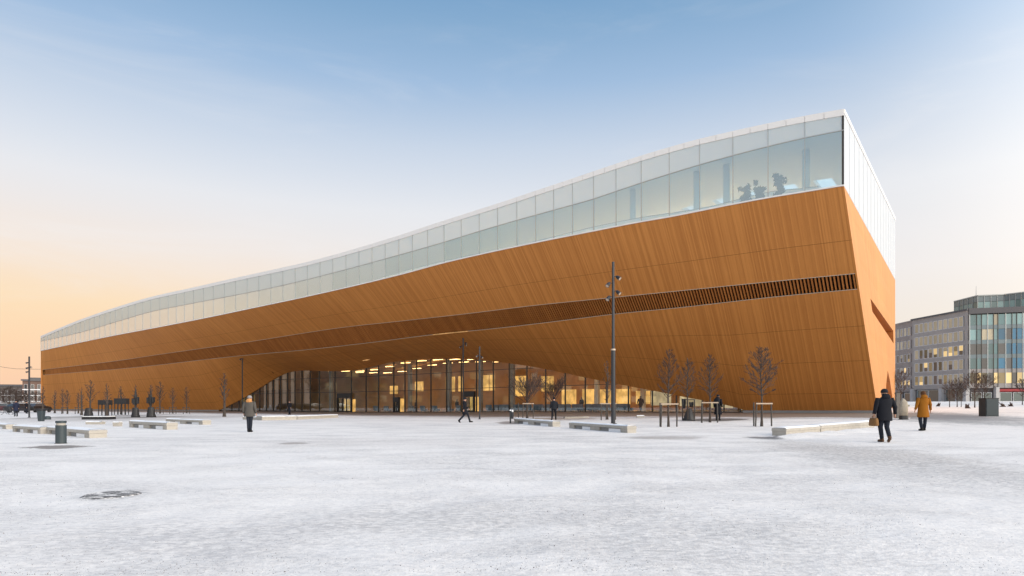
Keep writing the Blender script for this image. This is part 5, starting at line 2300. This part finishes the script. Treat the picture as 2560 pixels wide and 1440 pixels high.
# set back top storey
U0, U1, U2, U3 = Ps(2386, 9.6), Ps(2444, 10.15), Ps(2510, 10.25), Ps(2660, 10.9)
ZU0, ZU1 = EYE + 21.9, EYE + 26.7
m_ = MB()
m_.prism([tuple(U0 + Vector((.25, .3))), tuple(U1 + Vector((.1, .35))), tuple(U2 + Vector((0, .35))), tuple(U3 + Vector((0, .35))), (150, 170), (133, 178)], ZU0, ZU1 - .05)
m_.build('top_storey_core', M['slateroof'], offb, world=True)
for a, b, n_ in ((U0, U1, 5), (U1, U2, 4), (U2, U3, 10)):
    d = (b - a).normalized()
    n = Vector((d.y, -d.x))
    for j in range(n_):
        p, q = a.lerp(b, j / n_) + d * .05, a.lerp(b, (j + 1) / n_) - d * .05
        for (z0, z1, pm) in ((ZU0 + .9, ZU0 + 3.2, M['pane_pale'] if (j + n_) % 3 else M['pane_teal']), (ZU0 + 3.28, ZU1 - .15, M['spandrel'])):
            m_ = MB()
            m_.face([(p.x, p.y, z0), (q.x, q.y, z0), (q.x, q.y, z1), (p.x, p.y, z1)])
            m_.build('top_glass_panel', pm, offb, world=True)
        m_ = MB()
        e = a.lerp(b, j / n_)
        m_.box((e.x + n.x * .06, e.y + n.y * .06, (ZU0 + ZU1) / 2), (.10, .10, ZU1 - ZU0), math.atan2(d.y, d.x))
        m_.build('top_mullion', M['mullion'], offb, world=True)
    m_ = MB()
    wall_quad(m_, a, b, ZU1 - .13, ZU1 + .12, .2, .8)
    m_.build('top_parapet', M['mullion'], offb, world=True)
m_ = MB()
q = Ps(2456, 10.1)
m_.tube([(q.x, q.y + 2, ZU1), (q.x, q.y + 2, ZU1 + 1.3), (q.x, q.y + 2, ZU1 + 2.9)], [.09, .06, .03], 6)
m_.build('antenna', M['mullion'], offb, world=True)

# older stone block between the library and the office
olb = empty('stone_building', (J1.x, J1.y, Z0))
tag(olb, 'older stone block with large paned windows just right of the library end', 'building')
dJ = (J1 - J0).normalized()
m_ = MB()
m_.prism([tuple(J0 + Vector((.3, 0))), tuple(J1 + Vector((.3, 0))), (118, 163), (121, 178)], Z0 - .8, EYE + 21.6)
m_.build('core', M['slateroof'], olb, world=True)
M['oldstone'] = plain('brownish_stone', (0.30, 0.255, 0.235), .85, var=.25, scale=.5, bump=.3, bscale=4)
ROWJ = [EYE + v for v in (19.4, 15.9, 12.3, 8.7, 5.3)]
for i in range(6):
    m_ = MB()
    wall_quad(m_, J0, J1, (ROWJ[i] + 1.15) if i < 5 else EYE + 3.3, EYE + 21.9 if i == 0 else ROWJ[i - 1] - 1.15, .10)
    m_.build('stone_band', M['oldstone'], olb, world=True)
je = [J0.lerp(J1, t) for t in np.linspace(.02, .95, 8)]
for e in je:
    m_ = MB()
    wall_quad(m_, e - dJ * .28, e + dJ * .28, EYE + 3.3, EYE + 21.8, .085)
    m_.build('stone_pier', M['oldstone'], olb, world=True)
for r, z in enumerate(ROWJ):
    for j in range(7):
        facade_window(olb, je[j] + dJ * .3, je[j + 1] - dJ * .3, z - 1.1, z + 1.1, M['pane_gold'] if r < 2 else (M['pane_dark'] if rgb_.random() < .7 else M['pane_lit']), blind=rgb_.choice((0, .42, .6)) if r > 1 else 0)
for j in range(3):
    facade_window(olb, J0.lerp(J1, .1 + .3 * j), J0.lerp(J1, .32 + .3 * j), Z0, EYE + 3.0, M['shopglass'], .1, name='shop_window', out_=-.1)
m_ = MB()
wall_quad(m_, J0, J1, EYE + 21.9, EYE + 22.2, .35, 1.0)
m_.build('eaves', M['oldstone'], olb, world=True)

# dark trees before the offices
TV['wide'] = tree_meshes(9, 4.2, .9, 1.7, 34, .7, .3, 7, True, 1.2)
for i, (x, y, top, kind, lab, sx) in enumerate((
        (2374, 1018, 955, 'park', 'dark bare tree before the office block, leftmost of the dark clump', .8),
        (2393, 1017.5, 948, 'wide', 'dark bare tree with thick trunk before the office block', .8),
        (2403, 1017.5, 960, 'park', 'dark bare tree close right of the thick trunk before the office block', .7),
        (2437, 1019, 930, 'wide', 'tall dark bare tree with leaning trunk left of the blue green box', .8),
        (2462, 1017, 940, 'park', 'dark bare tree behind the blue green box at far right', .9),
        (2252, 1018, 930, 'park', 'bare tree with snowy boughs before the older stone block', .6),
        (2556, 1012, 950, 'park', 'dark bare tree at the right edge of the view', .8))):
    plant_tree(x, y, top, kind, lab, GF, sx, i * .9)
# snowy clods on the far snow
for (x, y, w, lab) in ((2346, 1016, 7, 'small dark snow clod lying alone left of the dark trees'), (2418, 1021, 9, 'dark clod on the snow right of the thick trunk'),
                       (2505, 1017, 14, 'low dry plant remains on the snow right of the blue green box'), (2527, 1016, 10, 'low dry plant remains nearer the right edge')):
    p = at(x, y)
    sc = F / p.y
    b = MB()
    rg = random.Random(int(x))
    for k in range(7):
        b.tube([(rg.uniform(-.4, .4) * w / sc, rg.uniform(-.3, .3), -.03), (rg.uniform(-.5, .5) * w / sc, rg.uniform(-.3, .3), rg.uniform(.15, .5))], [.10, .03], 5)
    o = b.build('dry_plant', M['twig'])
    o.location = p
    tag(o, lab, 'plant')

# ================================================================== far left
M['brick'] = plain('brown_brick', (0.15, 0.095, 0.075), .9, var=.3, scale=.5)
M['brick2'] = plain('grey_brown_render', (0.13, 0.11, 0.105), .9, var=.3, scale=.5)


def far_house(x0, x1, ytop, dist, label, m, rows, cols, roof=1.2, name='brick_building'):
    a, b = Vector(((x0 - CX) / F * dist, dist)), Vector(((x1 - CX) / F * dist, dist + 6))
    z0, zt = 0.0, zy(ytop, dist)
    o = empty(name, (a.x, a.y, z0))
    tag(o, label, 'building', 'old buildings far left')
    mb = MB()
    mb.prism([tuple(a), tuple(b), (b.x - 4, b.y + 14), (a.x - 4, a.y + 14)], z0 - 1, zt - roof)
    mb.build('wall', m, o, world=True)
    mb = MB()
    d = (b - a).normalized()
    n = Vector((d.y, -d.x))
    a2, b2 = a + n * .5 - d * .4, b + n * .5 + d * .4
    mb.prism([tuple(a2), tuple(b2), (b.x - 4, b.y + 14), (a.x - 4, a.y + 14)], zt - roof, zt - roof * .55)
    mb.prism([tuple(a + d * 1.5 - n * 1.2), tuple(b - n * 1.2), (b.x - 4, b.y + 13), (a.x - 3, a.y + 13)], zt - roof * .55, zt)
    mb.build('roof', M['slateroof'], o, world=True)
    W = (b - a).length
    for r in range(rows):
        for c in range(cols):
            p = a.lerp(b, (c + .25) / cols) + n * .03
            q = a.lerp(b, (c + .75) / cols) + n * .03
            zc = z0 + 2.2 + (zt - roof - z0 - 3.2) * (r + .5) / rows
            facade_window(o, p, q, zc - .8, zc + .8, M['pane_dark'], .05, .12)
        mb = MB()
        zc = z0 + 2.2 + (zt - roof - z0 - 3.2) * r / rows
        mb.box(((a.x + b.x) / 2 + n.x * .12, (a.y + b.y) / 2 + n.y * .12, zc), (W, .28, .22), math.atan2(d.y, d.x))
        mb.build('snowy_ledge', M['snowcap'], o, world=True)
    return o


far_house(56, 122, 943, 205, 'brown brick building with dark eaves far behind the leftmost lamp mast', M['brick'], 3, 6)
far_house(-60, 57, 960, 215, 'long low grey brown building at the left edge behind snowy trees', M['brick2'], 2, 9, .8)
for i, (x, y, top, kind, lab, sx) in enumerate((
        (8, 1026, 972, 'park', 'snow flecked bare street tree at the far left edge', 1.3),
        (24, 1027, 968, 'wide', 'wide snow flecked street tree, second from the left edge', 1.2),
        (45, 1026, 978, 'park', 'low bare street tree left of the leftmost lamp mast', 1.4),
        (63, 1026, 985, 'wide', 'small bare street tree just left of the leftmost lamp mast', 1.3),
        (88, 1026, 982, 'park', 'bare street tree between the leftmost lamp mast and the library corner', 1.3))):
    plant_tree(x, y, top, kind, lab, GB, sx, i * 1.7)


def car(x, y, rz, paint, label):
    p = at(x, y)
    o = empty('parked_car', p, rz)
    tag(o, label, 'car', 'cars parked at far left')
    b = MB()
    sec = [(-2.1, .35, .75), (-2.05, .3, .95), (-1.2, .28, 1.0), (.9, .28, .98), (1.9, .3, .85), (2.1, .38, .65)]
    rows = []
    for X, z0, z1 in sec:
        rows.append([(X, -.82, z0), (X, -.87, (z0 + z1) / 2), (X, -.78, z1), (X, .78, z1), (X, .87, (z0 + z1) / 2), (X, .82, z0), (X, -.82, z0)])
    b.grid(rows)
    b.f.append((0, 1, 2, 3, 4, 5))
    b.build('body', paint, o, smooth=False)
    b = MB()
    b.hexa([(-1.75, -.72, .97), (.95, -.72, .97), (.95, .72, .97), (-1.75, .72, .97), (-1.2, -.6, 1.42), (.25, -.6, 1.42), (.25, .6, 1.42), (-1.2, .6, 1.42)])
    b.build('window', M['pane_dark'], o)
    b = MB()
    b.box((-.48, 0, 1.455), (1.5, 1.22, .06))
    b.build('snow', M['snowcap'], o)
    for X in (-1.35, 1.35):
        for Y in (-.80, .80):
            b = MB()
            b.tube([(X, Y - .1, .31), (X, Y + .1, .31)], .31, 14)
            b.build('wheel', M['black'], o)
    return o


car(56, 1031.5, R(75), plain('dark_car_paint', (.025, .025, .03), .3), 'small dark car parked far left behind the person in dark clothes')
car(94, 1031, R(95), plain('black_car_paint', (.018, .018, .02), .3), 'small black car parked just left of the library corner')
car(6, 1031, R(15), plain('maroon_car_paint', (.07, .02, .025), .35), 'dark red car parked at the far left edge')


def bicycle(x, y, rz, label):
    p = at(x, y)
    o = empty('bicycle', p, rz)
    tag(o, label, 'bicycle', 'bicycles at far left')
    for X in (-.52, .52):
        b = MB()
        b.tube([(X + .33 * math.cos(t), 0, .34 + .33 * math.sin(t)) for t in np.linspace(0, 2 * math.pi, 25)], .022, 6, False)
        b.build('wheel', M['black'], o)
    b = MB()
    P_ = {'r': (-.52, 0, .34), 'b': (-.08, 0, .30), 's': (-.2, 0, .82), 'h': (.36, 0, .88), 'f': (.52, 0, .34)}
    for i, j in (('r', 'b'), ('r', 's'), ('b', 's'), ('s', 'h'), ('b', 'h'), ('h', 'f')):
        b.tube([P_[i], P_[j]], .02, 6)
    b.build('frame', M['pole'], o)
    b = MB()
    b.loft([(-.22, 0, .86, .12, .06), (-.22, 0, .92, .13, .08)], 10)
    b.build('saddle', M['black'], o)
    b = MB()
    b.tube([(.30, -.26, 1.02), (.36, 0, 1.0), (.30, .26, 1.02)], .016, 6)
    b.tube([(.36, 0, .88), (.36, 0, 1.0)], .016, 6)
    b.build('handlebar', M['black'], o)
    return o


bicycle(14, 1037, R(20), 'bicycle standing on the snow nearest the left edge')
bicycle(27, 1036, R(-15), 'bicycle standing on the snow left of the person in dark blue')

# overhead cable on two far masts
for (x, ytop, lab) in ((-6, 912, 'thin far mast carrying the cable at the left edge'), (128, 921, 'thin far mast carrying the cable behind the library corner')):
    d = 190.0
    X = (x - CX) / F * d
    b = MB()
    b.tube([(0, 0, -1), (0, 0, zy(ytop, d))], [.12, .07], 6)
    o = b.build('cable_mast', M['pole'])
    o.location = (X, d, 0)
    tag(o, lab, 'mast')
b = MB()
d = 190.0
pts = []
for x, y in ((-6, 915), (8, 918), (22, 920), (40, 922), (62, 922.5), (85, 923), (110, 923), (128, 922)):
    pts.append(((x - CX) / F * d, d, zy(y, d)))
b.tube(pts, .05, 5)
tag(b.build('overhead_cable', M['pole']), 'thin dark cable strung across the sky left of the library', 'cable')


# ================================================================== inside the hall: seats and visitors
def hall_u(xx):
    return float(np.interp(xx, [q[0] for q in tabx], [q[1] for q in tabx]))


def seat_proto():
    o = empty('lounge_seat', (0, 0, 0))
    b = MB()
    b.loft([(0, 0, .12, .46, .42), (0, 0, .40, .48, .44), (0, 0, .44, .44, .40)], 16, power=5)
    b.build('seat', M['seat_blue'], o)
    b = MB()
    b.loft([(0, -.34, .40, .46, .10), (0, -.40, .80, .46, .09), (0, -.43, .92, .42, .06)], 16, power=5)
    b.build('backrest', M['seat_blue'], o)
    for X in (-.34, .34):
        b = MB()
        b.tube([(X, -.2, 0), (X, -.2, .13)], .03, 6)
        b.build('leg', M['black'], o)
    return o


M['seat_blue'] = plain('blue_grey_upholstery', (0.13, 0.17, 0.22), .8, var=.3, scale=3)
ORD = ('first second third fourth fifth sixth seventh eighth ninth tenth eleventh twelfth thirteenth fourteenth fifteenth sixteenth '
       'seventeenth eighteenth nineteenth twentieth twenty-first twenty-second').split()
proto = None
DIRA = math.atan2(-du.y, -du.x)
for i in range(30):
    xx = 1208 + (1690 - 1208) * i / 29 if i < 22 else 905 + (1120 - 905) * (i - 22) / 7
    u = hall_u(xx)
    p = HALL(u, 1.5 + (.35 if i % 3 == 1 else 0) + (1.2 if i >= 22 else 0))
    z = gz(*HALL(u, 0.1).xy) + .035
    o = seat_proto() if proto is None else copy_tree(proto)
    proto = proto or o
    o.location = (p.x, p.y, z)
    o.rotation_euler.z = DIRA + random.Random(i).uniform(-.25, .25)
    tag(o, ORD[i] + ' blue grey lounge seat from the striding person, in the row behind the glass' if i < 22 else
        ORD[i - 22] + ' lounge seat right of the black entrance, in the sparse row behind the glass',
        'seat', 'lounge seats right of the doors' if i < 22 else 'lounge seats between the doors')
for (src, xx, d, lab) in ((man, 958, 3.0, 'visitor in dark coat standing inside the hall right of the black entrance'),
                          (bp, 1008, 2.6, 'visitor in long coat inside the hall between the two left doors'),
                          (man, 1103, 3.4, 'dark dressed visitor inside before the yellow lit opening'),
                          (bp, 1422, 3.2, 'visitor in long coat standing inside behind the row of seats'),
                          (man, 1575, 3.0, 'dark dressed visitor inside the hall near the tall spotlight mast')):
    u = hall_u(xx)
    p = HALL(u, d)
    o = copy_tree(src)
    o.location = (p.x, p.y, gz(*HALL(u, 0.1).xy) + .035)
    o.rotation_euler.z = xx * .7
    tag(o, lab, 'person', 'visitors inside the hall')

# ================================================================== west side of the square (mirrored in the hall glass)
for i, (y0, y1_, h, m_n, lab) in enumerate(((-30, 28, 13, 'brick', 'long brown brick house on the west side, its image in the hall glass'),
                                            (32, 80, 16, 'brick2', 'grey brown house on the west side, mirrored in the middle of the glass'),
                                            (84, 135, 14, 'brick', 'brown brick house on the west side, mirrored in the left glass'),
                                            (139, 176, 11, 'brick2', 'grey brown house farthest along the west side, mirrored in the far left glass'))):
    xw = -128 if i < 3 else -153
    o = empty('brick_building', (xw, y0, 0))
    tag(o, lab, 'building', 'houses on the west side')
    b = MB()
    b.box((xw - 7, (y0 + y1_) / 2, h / 2 - .5), (14, y1_ - y0, h + 1))
    b.build('wall', M[m_n], o, world=True)
    b = MB()
    b.box((xw - 7, (y0 + y1_) / 2, h + .5), (15, y1_ - y0 + .8, 1.0))
    b.build('roof', M['slateroof'], o, world=True)
    n = int((y1_ - y0) / 5)
    for r in range(3):
        for c in range(n):
            yy = y0 + (y1_ - y0) * (c + .5) / n
            b = MB()
            b.box((xw + .04, yy, 3.0 + r * 4.0), (.12, 2.4, 2.2))
            b.build('window', M['pane_lit'] if (r * 7 + c * 3) % 5 == 0 else M['pane_gold'] if (r + c) % 3 == 0 else M['pane_dark'], o, world=True)
rg = random.Random(8)
for i in range(8):
    tm, cm = TV['park' if i % 2 else 'wide']
    yy = 30 + i * 11.0
    o = empty('bare_tree', (-104 + rg.uniform(-4, 4) - (6 if yy > 95 else 0), yy, gz(-104, yy)), i * 1.1)
    k = rg.uniform(2.0, 2.7)
    o.scale = (k, k, k)
    tag(o, ORD[i] + ' large bare tree along the west houses counted from the camera, mirrored in the glass', 'tree', 'large bare trees on the west side')
    link('trunk', tm, o)
    link('crown', cm, o)

# grit strewn on the snow in the foreground
gm = MB()
rg = random.Random(77)
cnt = 0
while cnt < 4200:
    Y = 4.6 + 13 * rg.random() ** 1.6
    X = rg.uniform(-1, 1) * Y * .95
    dens = noise.noise(Vector((X * .35, Y * .35, 2))) + .6 * noise.noise(Vector((X * 1.2, Y * 1.2, 9)))
    if dens + rg.uniform(-.25, .25) < .12:
        continue
    cnt += 1
    r = rg.uniform(.0025, .007) if rg.random() < .97 else rg.uniform(.007, .013)
    c = Vector((X, Y, gz(X, Y) + lumps(X, Y) + r * .3))
    b = len(gm.v)
    for k in range(3):
        a = k * 2.09 + rg.random()
        gm.v.append((c.x + math.cos(a) * r, c.y + math.sin(a) * r * .8, c.z - r * .5))
    gm.v.append((c.x, c.y, c.z + r * .6))
    gm.f += [(b, b + 1, b + 3), (b + 1, b + 2, b + 3), (b + 2, b, b + 3)]
M['grit'] = plain('dark_grit', (0.20, 0.185, 0.18), .9, var=.5, scale=9)
tag(gm.build('gravel', M['grit']), kind='stuff')
